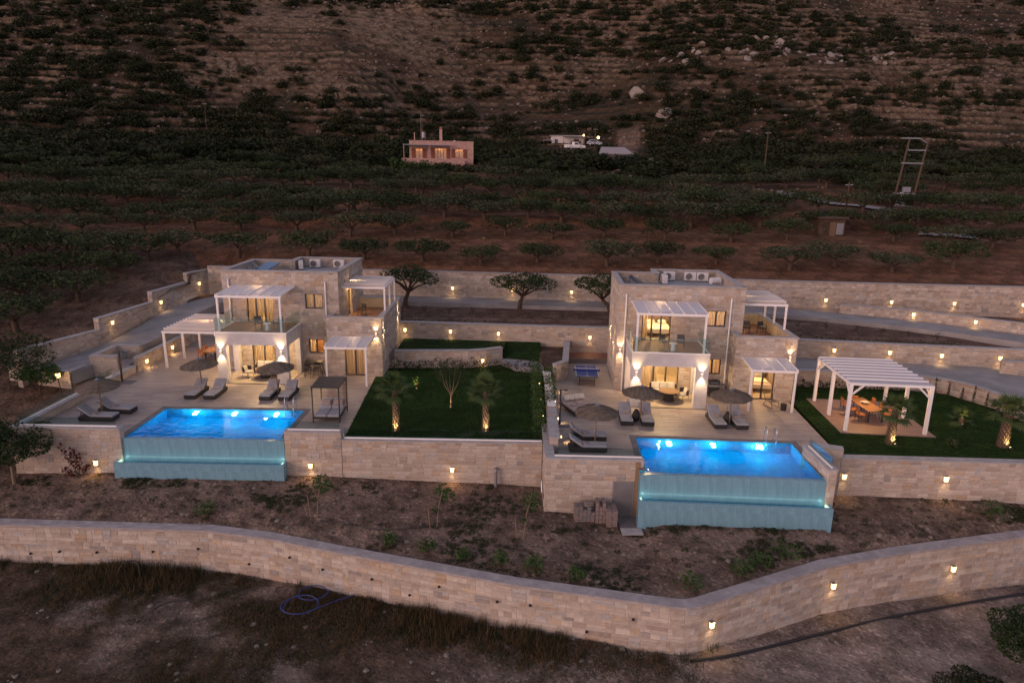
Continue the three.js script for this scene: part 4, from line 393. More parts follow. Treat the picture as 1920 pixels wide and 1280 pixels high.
{ const p = makeParasol(3); p.userData.label = 'thatched parasol over the first lounger pair behind the left pool'; p.position.set(-20.0, 0, -42.1); p.rotation.set(0.02, 0, 0.05); const f = (l, pos, ry, tl) => { const c = copy(p, l, pos, ry); c.rotation.set(tl[0], ry, tl[1]); }; f('thatched parasol before the portico of the left villa', [-15.0, 0, -41.8], 1, [0.0, 0.06]); f('thatched parasol at the left corner of the left deck', [-23.9, 0, -37.6], 2, [0.02, 0.04]); f('thatched parasol over the left lounger pair behind the right pool', [7.65, 0, -38.0], 3, [0, 0]); f('thatched parasol over the right lounger pair behind the right pool', [12.85, 0, -37.75], 4, [0.0, -0.05]); f('thatched parasol at the front left corner of the right deck', [4.6, 0, -34.65], 5, [0.02, -0.03]); }
{ const t = thing('canopy_daybed', 'black framed canopy daybed with grey cushions beside the left pool', 'daybed', [-10.62, 0, -37.95], 0.02); for (const x of [-0.76, 0.76]) for (const z of [-0.98, 0.98]) mesh(t, 'post', bx(x - 0.03, x + 0.03, 0, 2.1, z - 0.03, z + 0.03), M.black); mesh(t, 'roof', bx(-0.82, 0.82, 2.1, 2.15, -1.04, 1.04), M.black); for (let k = 0; k < 12; k++) mesh(t, 'roof_slat', bx(-0.8, 0.8, 2.151, 2.17, -1.0 + k * 0.168, -0.9 + k * 0.168), M.frame); mesh(t, 'bed_frame', bx(-0.73, 0.73, 0.22, 0.3, -0.95, 0.95), M.black); for (const s of [-1, 1]) { mesh(t, 'mattress', new B().round(s * 0.365, 0.38, 0.32, 0.7, 0.14, 1.24, 0.05), M.cushion); mesh(t, 'back_cushion', new B().round(s * 0.365, 0.6, -0.58, 0.7, 0.13, 0.8, 0.05, tilt(0.6)), M.cushion); mesh(t, 'pillow', new B().round(s * 0.36, 0.72, -0.52, 0.55, 0.14, 0.36, 0.06, tilt(0.6)), M.pillow); } for (let k = 0; k < 11; k++) mesh(t, 'screen_slat', bx(-0.73, 0.73, 0.5 + k * 0.14, 0.53 + k * 0.14, -0.99, -0.97), M.teak); for (let k = 0; k < 11; k++) mesh(t, 'screen_slat', bx(0.75, 0.77, 0.5 + k * 0.14, 0.53 + k * 0.14, -0.94, 0.0), M.teak); }
{ const t = thing('double_daybed', 'low double daybed with pillows beside the divider wall on the right deck', 'daybed', [4.15, 0, -39.85], 0.42); mesh(t, 'frame', new B().box(-0.82, 0.82, 0.2, 0.27, -1.0, 1.0), M.frame); for (const x of [-0.76, 0.76]) for (const z of [-0.94, 0.94]) mesh(t, 'leg', bx(x - 0.03, x + 0.03, 0, 0.2, z - 0.03, z + 0.03), M.frame); for (const s of [-1, 1]) { mesh(t, 'mattress', new B().round(s * 0.41, 0.34, 0.2, 0.8, 0.14, 1.55, 0.05), M.pillow); mesh(t, 'back_cushion', new B().round(s * 0.41, 0.55, -0.76, 0.8, 0.14, 0.62, 0.05, tilt(0.75)), M.pillow); mesh(t, 'headrest', new B().round(s * 0.4, 0.45, 0.15, 0.4, 0.1, 0.24, 0.05), M.pillow); } for (const [x, a] of [[-0.5, 0.1], [-0.15, -0.25], [0.2, 0.1], [0.55, -0.1]]) mesh(t, 'pillow', new B().round(x, 0.66, -0.62, 0.38, 0.36, 0.14, 0.07, new THREE.Matrix4().makeRotationX(-0.55).multiply(new THREE.Matrix4().makeRotationZ(a))), M.cushionW); }
{ const t = thing('table_tennis_table', 'blue table tennis table left of the right villa', 'table', [5.26, 0, -45.9], -0.05); for (const s of [-1, 1]) { const h = mesh(t, 'table_half', bx(-0.762, 0.762, 0.74, 0.765, s * 0.005, s * 1.37), M.blueTop); mesh(h, 'line', new B().box(-0.762, 0.762, 0.7655, 0.767, s * 1.34, s * 1.37).box(-0.762, -0.74, 0.7655, 0.767, s * 0.01, s * 1.339).box(0.74, 0.762, 0.7655, 0.767, s * 0.01, s * 1.339).box(-0.006, 0.006, 0.7655, 0.767, s * 0.01, s * 1.339), M.whiteLine); } mesh(t, 'net', bx(-0.91, 0.91, 0.77, 0.9, -0.004, 0.004), M.blueTop); mesh(t, 'net_tape', bx(-0.91, 0.91, 0.901, 0.925, -0.008, 0.008), M.whiteLine); for (const x of [-0.9, 0.9]) mesh(t, 'net_post', new B().box(x - 0.02, x + 0.02, 0.7, 0.93, -0.02, 0.02).box(x > 0 ? 0.76 : -0.92, x > 0 ? 0.92 : -0.76, 0.7, 0.735, -0.03, 0.03), M.black); for (const x of [-0.52, 0.52]) for (const z of [-1.0, 1.0]) mesh(t, 'leg', bx(x - 0.025, x + 0.025, 0, 0.74, z - 0.025, z + 0.025), M.black); mesh(t, 'stretcher', new B().box(-0.5, 0.5, 0.33, 0.37, 0.985, 1.015).box(-0.5, 0.5, 0.33, 0.37, -1.015, -0.985).box(-0.72, 0.72, 0.68, 0.735, 1.25, 1.29), M.black); }
{ const lad = (fr, u, w, label) => { const t = thing('pool_ladder', label, 'ladder', fr.at(u, 0, w), fr.ry, 'pool ladders'); for (const x of [-0.26, 0.26]) mesh(t, 'rail', new B().tube([[x, 0, -0.35], [x, 0.55, -0.33], [x, 0.85, -0.12], [x, 0.7, 0.08], [x, 0, 0.14], [x, -0.9, 0.14]], 0.022, 28, 8), M.steel); for (let k = 0; k < 3; k++) mesh(t, 'rung', bx(-0.25, 0.25, -0.3 - 0.25 * k, -0.27 - 0.25 * k, 0.1, 0.18), M.steel); }; lad(LV, 7.05, 8.3, 'steel ladder at the back edge of the left pool'); lad(RV, 7.85, 8.4, 'steel ladder at the back edge of the right pool'); }
const vaseGeo = new THREE.LatheGeometry([[0, 0], [0.13, 0], [0.22, 0.18], [0.25, 0.36], [0.2, 0.55], [0.11, 0.66], [0.12, 0.72]].map(p => new THREE.Vector2(...p)), 20);
for (const [u, w, l] of [[0.77, 5.85, 'dark vase between the left loungers behind the right pool'], [6.13, 5.75, 'dark vase between the right loungers behind the right pool']]) { const v = mesh(scene, 'vase', vaseGeo, M.rattan); v.position.set(...RV.at(u, 0, w)); tag(v, l, 'vase', 'dark vases'); }
// glass balustrades on the front copings
function balustrade(label, A, Bp, y, h, n) { const dx = Bp[0] - A[0], dz = Bp[1] - A[1], len = Math.hypot(dx, dz), t = thing('glass_balustrade', label, 'railing', [A[0], y, A[1]], Math.atan2(-dz, dx), 'frameless glass balustrades'); mesh(t, 'base_rail', bx(0, len, 0, 0.07, -0.035, 0.035), M.white); for (let k = 0; k < n; k++) mesh(t, 'pane', bx(len * k / n + 0.008, len * (k + 1) / n - 0.008, 0.07, h, -0.006, 0.006), M.tint); }
balustrade('glass balustrade on the wall left of the left pool', [-26.4, -34.4], [-21.2, -34.4], 0.55, 0.5, 4); balustrade('glass balustrade along the left edge of the left deck', [-26.66, -43.5], [-26.66, -34.55], 0.53, 0.5, 7); balustrade('glass balustrade on the wall before the canopy daybed', [-12.0, -34.45], [-9.2, -34.45], 0.53, 0.5, 2); balustrade('glass balustrade along the front of the left lawn', [-9.0, -34.46], [1.7, -34.46], 0.1, 0.55, 8); balustrade('glass balustrade on the pump room wall', [2.25, -31.82], [6.6, -31.75], 0.44, 0.5, 3); balustrade('glass balustrade on the wall right of the right pool', [15.6, -30.6], [15.6, -33.3], 0.57, 0.5, 2);

// ---------------------------------------------------------------- chairs, tables, lounge sets
function makeChair(name, label, m, seatM, group, o = {}) { const t = thing(name, label, 'chair', [0, 0, 0], 0, group); mesh(t, 'seat', new B().round(0, 0.44, 0, 0.48, 0.06, 0.46, 0.02), seatM); mesh(t, 'backrest', new B().round(0, 0.7, -0.24, 0.46, 0.32, 0.04, 0.02, tilt(-0.12)), seatM); for (const x of [-0.21, 0.21]) { mesh(t, 'leg', new B().cyl([x, 0, 0.21], [x, 0.44, 0.19], 0.015), m); mesh(t, 'leg', new B().cyl([x, 0, -0.22], [x, 0.82, -0.25], 0.015), m); if (o.arm) mesh(t, 'armrest', new B().path([[x * 1.12, 0.44, 0.2], [x * 1.12, 0.64, 0.18], [x * 1.12, 0.66, -0.22]], 0.016), m); } return t; }
function placeAll(proto, list) { list.forEach(([l, p, ry], k) => { if (!k) { proto.userData.label = l; proto.position.set(...p); proto.rotation.y = ry; } else copy(proto, l, p, ry); }); }
const at = (fr, u, y, w) => fr.at(u, y, w);
placeAll(makeChair('terrace_chair', 'x', M.black, M.frame, 'dark terrace chairs', { arm: true }), [['dark chair left of the white table on the left villa balcony', at(LV, 3.2, 3.53, 2.2), 0.5], ['dark chair right of the white table on the left villa balcony', at(LV, 4.5, 3.53, 2.1), -0.6], ['dark chair left of the white table on the right villa balcony', at(RV, 2.75, 3.53, 2.15), 0.4], ['dark chair right of the white table on the right villa balcony', at(RV, 3.8, 3.53, 2.05), -0.2], ['left dark chair on the right villa upper terrace', at(RV, 9.3, 3.46, -3.1), -0.2], ['right dark chair on the right villa upper terrace', at(RV, 10.35, 3.46, -3.1), 0.2], ['dark chair on the left villa upper terrace', at(LV, 9.0, 3.46, -3.3), -0.5]]);
{ const tb = thing('side_table', 'white pedestal table on the left villa balcony', 'table', at(LV, 3.9, 3.53, 2.45), 0, 'white balcony tables'); mesh(tb, 'pedestal', new THREE.LatheGeometry([[0, 0], [0.17, 0], [0.12, 0.3], [0.15, 0.46]].map(p => new THREE.Vector2(...p)), 18), M.white); mesh(tb, 'table_top', new B().cyl([0, 0.46, 0], [0, 0.5, 0], 0.24, 0.24, 20), M.white); copy(tb, 'white pedestal table on the right villa balcony', at(RV, 3.25, 3.53, 2.6), 0); }
function loungeSet(fr, n, du) {
  const s = thing('sofa', `cream cushioned sofa under the ${n} villa portico`, 'sofa', at(fr, 3.1 + du, 0.03, 0.85), fr.ry); mesh(s, 'frame', new B().round(0, 0.2, 0, 1.75, 0.12, 0.75, 0.03).box(-0.87, 0.87, 0.26, 0.7, -0.38, -0.33).box(-0.87, -0.82, 0.26, 0.6, -0.38, 0.36).box(0.82, 0.87, 0.26, 0.6, -0.38, 0.36), M.rattan); for (const x of [-0.8, 0.8]) for (const z of [-0.3, 0.3]) mesh(s, 'leg', bx(x - 0.025, x + 0.025, 0, 0.14, z - 0.025, z + 0.025), M.black); mesh(s, 'seat_cushion', new B().round(0, 0.34, 0.04, 1.6, 0.15, 0.66, 0.05), M.cushionW); for (let k = -1; k < 2; k++) mesh(s, 'pillow', new B().round(k * 0.52, 0.62, -0.2, 0.5, 0.46, 0.16, 0.07, tilt(-0.25)), M.cushionW);
  const tb = thing('round_table', `round lounge table on a dark cone base under the ${n} villa portico`, 'table', at(fr, 3.3 + du, 0.03, 1.95), 0); mesh(tb, 'base', new B().cyl([0, 0, 0], [0, 0.62, 0], 0.36, 0.24, 22), M.rattan); mesh(tb, 'table_top', new B().cyl([0, 0.62, 0], [0, 0.67, 0], 0.66, 0.66, 32), M.headboard);
  const rug = mesh(scene, 'rug', new B().cyl([0, 0, 0], [0, 0.012, 0], 0.95, 0.95, 36), M.rug); rug.position.set(...at(fr, 3.3 + du, 0.03, 2.0)); tag(rug, `round grey rug under the ${n} villa portico`, 'rug');
  for (const [u, w, ry, l] of [[4.25, 1.75, -1.1, 'right'], [2.1, 1.95, 1.2, 'left']]) { const c = thing('armchair', `${l} rope armchair beside the round table of the ${n} villa`, 'armchair', at(fr, u + du, 0.03, w), fr.ry + ry, 'rope armchairs under the porticoes'); mesh(c, 'shell', new B().add(new THREE.CylinderGeometry(0.36, 0.33, 0.34, 20, 1, true, Math.PI * 0.45, Math.PI * 1.1), new THREE.Matrix4().makeTranslation(0, 0.58, 0)), new THREE.MeshStandardMaterial({ color: rgb(0.03, 0.028, 0.027), roughness: 0.8, side: THREE.DoubleSide })); mesh(c, 'seat_cushion', new B().cyl([0, 0.36, 0], [0, 0.46, 0], 0.32, 0.32, 20), M.cushionW); mesh(c, 'pillow', new B().round(0, 0.64, -0.2, 0.4, 0.34, 0.12, 0.06, tilt(-0.3)), M.cushionW); for (const x of [-0.22, 0.22]) for (const z of [-0.22, 0.22]) mesh(c, 'leg', new B().cyl([x * 1.25, 0, z * 1.25], [x, 0.38, z], 0.014), M.black); }
}
loungeSet(LV, 'left', 0.0); loungeSet(RV, 'right', 0.05);
function diningSet(fr, u, y, w, ry, len, wid, nSide, n, topM, ends) { const t = thing('dining_table', `long wooden dining table, ${n}`, 'table', at(fr, u, y, w), fr.ry + ry); for (let k = 0; k < 6; k++) mesh(t, 'plank', bx(-wid / 2 + k * wid / 6 + 0.004, -wid / 2 + (k + 1) * wid / 6 - 0.004, 0.71, 0.745, -len / 2, len / 2), topM); for (const x of [-1, 1]) for (const z of [-1, 1]) mesh(t, 'leg', bx(x * (wid / 2 - 0.12) - 0.03, x * (wid / 2 - 0.12) + 0.03, 0, 0.71, z * (len / 2 - 0.15) - 0.03, z * (len / 2 - 0.15) + 0.03), M.black);
  const list = [], a = fr.ry + ry, c = Math.cos(a), s = Math.sin(a), [bx0, , bz0] = at(fr, u, 0, w), P = (x, z) => [bx0 + x * c + z * s, y, bz0 - x * s + z * c]; const word = ['nearest', 'second nearest', 'third nearest', 'farthest']; for (const sd of [-1, 1]) for (let k = 0; k < nSide; k++) list.push([`${word[k]} orange-backed chair on the table's ${sd < 0 ? 'left' : 'right'} side, ${n}`, P(sd * (wid / 2 + 0.22), lerp(len / 2 - 0.4, -len / 2 + 0.4, k / (nSide - 1))), a + (sd < 0 ? Math.PI / 2 : -Math.PI / 2)]); if (ends) list.push([`orange-backed chair at the table's far end, ${n}`, P(0, -len / 2 - 0.25), a]); placeAll(makeChair('dining_chair', 'x', M.black, M.orange, 'orange-backed dining chairs'), list); }
diningSet(LV, -2.2, 0, -2.9, 0, 2.1, 0.95, 3, 'pergola beside the left villa', M.teak, false); diningSet(PF, 2.15, 0.06, -2.75, 0.12, 2.6, 1.05, 3, 'pergola on the right lawn', M.teak, true);
{ const b = mesh(scene, 'fruit_bowl', new THREE.LatheGeometry([[0, 0], [0.12, 0], [0.22, 0.1], [0.24, 0.1]].map(p => new THREE.Vector2(...p)), 18), M.cushionW); b.position.set(...PF.at(2.15, 0.81, -2.9)); tag(b, 'pale bowl on the dining table under the large pergola', 'bowl'); }
{ const t = thing('bar_table', 'dark high table with slanted legs beside the left villa kitchen window', 'table', at(LV, 6.5, 0, 1.15), 0); mesh(t, 'table_top', bx(-0.62, 0.62, 1.0, 1.04, -0.32, 0.32), M.black); for (const x of [-1, 1]) for (const z of [-1, 1]) mesh(t, 'leg', new B().bar([x * 0.66, 0, z * 0.3], [x * 0.45, 1.0, z * 0.2], 0.04, 0.04), M.black); const s = thing('bar_stool', 'x', 'stool', [0, 0, 0], 0, 'dark bar stools'); mesh(s, 'seat', new B().round(0, 0.7, 0, 0.4, 0.04, 0.38, 0.015), M.black); mesh(s, 'backrest', new B().round(0, 0.95, -0.18, 0.4, 0.22, 0.025, 0.01), M.black); for (const x of [-0.17, 0.17]) { mesh(s, 'leg', new B().cyl([x * 1.2, 0, 0.19], [x, 0.7, 0.15], 0.013), M.black); mesh(s, 'leg', new B().cyl([x * 1.2, 0, -0.2], [x, 1.05, -0.18], 0.013), M.black); } mesh(s, 'footrest', new B().box(-0.19, 0.19, 0.24, 0.26, 0.16, 0.18), M.black); placeAll(s, [['front left bar stool at the high table of the left villa', at(LV, 6.22, 0, 1.6), Math.PI], ['front right bar stool at the high table of the left villa', at(LV, 6.8, 0, 1.6), Math.PI], ['back left bar stool at the high table of the left villa', at(LV, 6.2, 0, 0.68), 0], ['back right bar stool at the high table of the left villa', at(LV, 6.8, 0, 0.68), 0]]); }
{ const t = thing('gas_grill', 'black gas grill beside the right villa kitchen window', 'grill', at(RV, 6.45, 0, 0.65), RV.ry); mesh(t, 'cart', new B().box(-0.35, 0.35, 0.08, 0.72, -0.25, 0.22), M.black); mesh(t, 'control_panel', bx(-0.36, 0.36, 0.72, 0.86, -0.24, 0.3), M.metalGrey); for (let k = 0; k < 4; k++) mesh(t, 'knob', new B().cyl([-0.24 + k * 0.16, 0.79, 0.3], [-0.24 + k * 0.16, 0.79, 0.34], 0.03, 0.028, 10), M.steel); mesh(t, 'lid', new B().add(new THREE.CylinderGeometry(0.28, 0.28, 0.7, 18, 1, false, 0, Math.PI), new THREE.Matrix4().makeTranslation(0, 0.88, 0).multiply(new THREE.Matrix4().makeRotationZ(Math.PI / 2))), M.black); mesh(t, 'handle', new B().cyl([-0.25, 1.0, 0.3], [0.25, 1.0, 0.3], 0.015), M.steel); for (const s of [-1, 1]) mesh(t, 'side_shelf', bx(s * 0.37, s * 0.7, 0.82, 0.85, -0.2, 0.2), M.metalGrey); }
{ const t = thing('rope_chair', 'dark open rope chair before the right villa bedroom door', 'chair', at(RV, 9.75, 0, 2.3), RV.ry + 0.5); const f = new B(); for (let k = 0; k < 9; k++) { const x = -0.3 + k * 0.075; f.path([[x, 0.38, 0.28], [x, 0.36, -0.2], [x * 1.1, 0.8, -0.36]], 0.008, 5); } mesh(t, 'seat_cords', f, M.black); mesh(t, 'frame', new B().path([[-0.32, 0.38, 0.3], [0.32, 0.38, 0.3], [0.32, 0.36, -0.2], [0.36, 0.82, -0.37], [-0.36, 0.82, -0.37], [-0.32, 0.36, -0.2], [-0.32, 0.38, 0.3]], 0.016), M.black); for (const x of [-0.3, 0.3]) mesh(t, 'leg', new B().path([[x, 0.38, 0.28], [x, 0.02, 0.36], [x, 0.02, -0.4], [x, 0.36, -0.2]], 0.015), M.black); const s = mesh(scene, 'stool', new B().cyl([0, 0, 0], [0, 0.42, 0], 0.17, 0.19, 18), M.rattan); s.position.set(...at(RV, 10.3, 0, 2.95)); tag(s, 'small dark drum stool beside the rope chair', 'stool'); }
// bedroom in the right villa and kitchen glimpses
{ const t = thing('bed', 'made bed with white linen inside the right villa bedroom', 'bed', at(RV, 9.75, 0.03, -1.6), RV.ry); mesh(t, 'mattress', new B().round(0, 0.42, 0.2, 1.6, 0.34, 2.0, 0.07), M.linen); mesh(t, 'headboard', bx(-0.9, 0.9, 0, 1.25, -0.95, -0.85), M.headboard); for (const x of [-0.4, 0.4]) mesh(t, 'pillow', new B().round(x, 0.7, -0.55, 0.6, 0.3, 0.2, 0.08, tilt(-0.6)), M.cushion); mesh(t, 'throw', new B().round(0, 0.44, 0.85, 1.64, 0.32, 0.5, 0.04), M.pillow); }
{ const t = thing('bed', 'bed seen through the right villa balcony door', 'bed', at(RV, 3.0, 3.46, -2.4), RV.ry); mesh(t, 'mattress', new B().round(0, 0.42, 0.2, 1.6, 0.34, 2.0, 0.07), M.linen); mesh(t, 'headboard', bx(-0.9, 0.9, 0, 1.3, -1.0, -0.9), M.headboard); for (const x of [-0.4, 0.4]) mesh(t, 'pillow', new B().round(x, 0.7, -0.6, 0.6, 0.3, 0.2, 0.08, tilt(-0.6)), M.linen); }
{ const t = thing('kitchen_cabinet', 'wooden kitchen cabinet inside the left villa window', 'cabinet', at(LV, 6.5, 0.03, -3.6), 0); mesh(t, 'cabinet', bx(-1, 1, 0, 2.2, -0.3, 0.25), M.teak); for (let k = 0; k < 4; k++) mesh(t, 'cabinet_door', bx(-0.98 + k * 0.5, -0.5 + k * 0.5, 0.05, 2.15, 0.255, 0.275), M.teak); }
// stone bench corner on the left deck
{ const t = thing('stone_bench', 'stone bench alcove with cushions at the left edge of the left deck', 'bench', [0, 0, 0]), c = new B(); c.box(-29.0, -27.1, -0.4, 1.42, -45.35, -45.0).box(-29.0, -28.65, -0.4, 1.42, -48.2, -45.35).box(-28.65, -27.1, -0.4, 1.42, -48.2, -47.85); mesh(t, 'wall', c, M.mortar); new Stones(77).face([-29, -45], [-27.1, -45], 0, 1.42, [], 2).face([-28.65, -47.85], [-27.1, -47.85], 0.4, 1.42, [], 2).face([-28.65, -45.35], [-28.65, -47.85], 0.4, 1.42).face([-27.1, -45], [-27.1, -45.35], 0, 1.42).face([-27.1, -47.85], [-27.1, -48.2], 0, 1.42).put(t, 90); mesh(t, 'coping', new B().box(-29.04, -27.06, 1.42, 1.48, -45.38, -44.96).box(-29.04, -28.62, 1.42, 1.48, -48.24, -45.38).box(-28.62, -27.06, 1.42, 1.48, -48.24, -47.82), M.cap); mesh(t, 'seat', bx(-28.64, -26.9, -0.2, 0.4, -47.84, -45.36), M.mortar); mesh(t, 'seat_cushion', new B().round(-27.8, 0.47, -46.6, 1.5, 0.12, 2.3, 0.05), M.pillow); mesh(t, 'pillow', new B().round(-28.3, 0.72, -46.0, 0.14, 0.4, 0.45, 0.06), M.cushionW); mesh(t, 'pillow', new B().round(-28.3, 0.72, -47.1, 0.14, 0.4, 0.45, 0.06), M.cushionW); }
// ---------------------------------------------------------------- roof equipment
function makeAC() { const t = thing('air_conditioner', 'x', 'air conditioner', [0, 0, 0], 0, 'rooftop air conditioning units'); mesh(t, 'casing', new B().round(0, 0.38, 0, 0.85, 0.62, 0.32, 0.02), M.acWhite); mesh(t, 'fan_recess', new B().cyl([-0.1, 0.38, 0.158], [-0.1, 0.38, 0.166], 0.25, 0.25, 24), M.frame); const g = new B(); for (let k = 1; k < 4; k++) g.add(new THREE.TorusGeometry(0.07 * k, 0.008, 5, 24), new THREE.Matrix4().makeTranslation(-0.1, 0.38, 0.172)); g.add(new THREE.TorusGeometry(0.255, 0.015, 6, 28), new THREE.Matrix4().makeTranslation(-0.1, 0.38, 0.17)); mesh(t, 'fan_grille', g, M.acWhite); for (const x of [-0.3, 0.3]) mesh(t, 'foot', bx(x - 0.04, x + 0.04, 0, 0.07, -0.17, 0.17), M.black); return t; }
placeAll(makeAC(), [['sideways air conditioner, leftmost on the left villa roof', at(LV, 3.75, 6.45, -6.0), -1.25], ['middle air conditioner against the left villa roof parapet', at(LV, 4.6, 6.45, -6.95), 0], ['right air conditioner against the left villa roof parapet', at(LV, 6.5, 6.45, -6.95), 0], ['air conditioner at the step of the right villa roof parapet', at(RV, 4.35, 6.45, -6.95), RV.ry], ['sideways air conditioner on the right villa roof', at(RV, 3.75, 6.45, -5.4), RV.ry - 1.5], ['middle air conditioner on the right villa roof', at(RV, 5.9, 6.45, -6.95), RV.ry], ['large right air conditioner on the right villa roof', at(RV, 6.8, 6.45, -6.95), RV.ry]]);
{ const t = thing('solar_collector', 'blue tilted solar collector on the left villa roof', 'solar panel', at(LV, 1.7, 6.45, -4.0), -0.55); mesh(t, 'panel', new B().bar([0, 0.12, 0.8], [0, 0.7, -0.8], 1.3, 0.07), mat(0.05, 0.14, 0.26, 0.25)); for (const x of [-0.6, 0.6]) mesh(t, 'strut', new B().cyl([x * 0.9, 0, -0.75], [x * 0.9, 0.66, -0.74], 0.02), M.steel); const d = thing('satellite_dish', 'satellite dish beside the solar collector on the left villa roof', 'satellite dish', at(LV, 0.75, 6.45, -3.9), 0.2); mesh(d, 'dish', new B().add(new THREE.SphereGeometry(0.55, 20, 8, 0, 6.283, 0, 0.75), new THREE.Matrix4().makeTranslation(0, 0.3, 0.35).multiply(new THREE.Matrix4().makeRotationX(-1.2)).multiply(new THREE.Matrix4().makeTranslation(0, 0, 0))), new THREE.MeshStandardMaterial({ color: rgb(0.4, 0.42, 0.45), roughness: 0.6, side: THREE.DoubleSide })); mesh(d, 'mast', new B().cyl([0, 0, 0], [0, 0.6, 0], 0.025), M.steel);
  const p = thing('solar_collector', 'dark solar collector seen edge on at the right villa roof corner', 'solar panel', at(RV, 1.5, 6.45, -4.2), 1.3); mesh(p, 'panel', new B().bar([0, 0.1, 0.6], [0, 0.7, -0.4], 1.2, 0.06), mat(0.04, 0.06, 0.09, 0.3)); mesh(p, 'strut', new B().cyl([0, 0, -0.4], [0, 0.66, -0.38], 0.02), M.steel);
  const b = thing('water_tank', 'pale round boiler on legs on the right villa roof', 'tank', at(RV, 7.2, 6.45, -4.6), 0.3); mesh(b, 'tank', new B().cyl([-0.35, 0.45, 0], [0.35, 0.45, 0], 0.24, 0.24, 18), M.acWhite); for (const x of [-0.25, 0.25]) mesh(b, 'leg', new B().bar([x, 0, 0.2], [x, 0.3, 0], 0.03, 0.03).bar([x, 0, -0.2], [x, 0.3, 0], 0.03, 0.03), M.steel); }
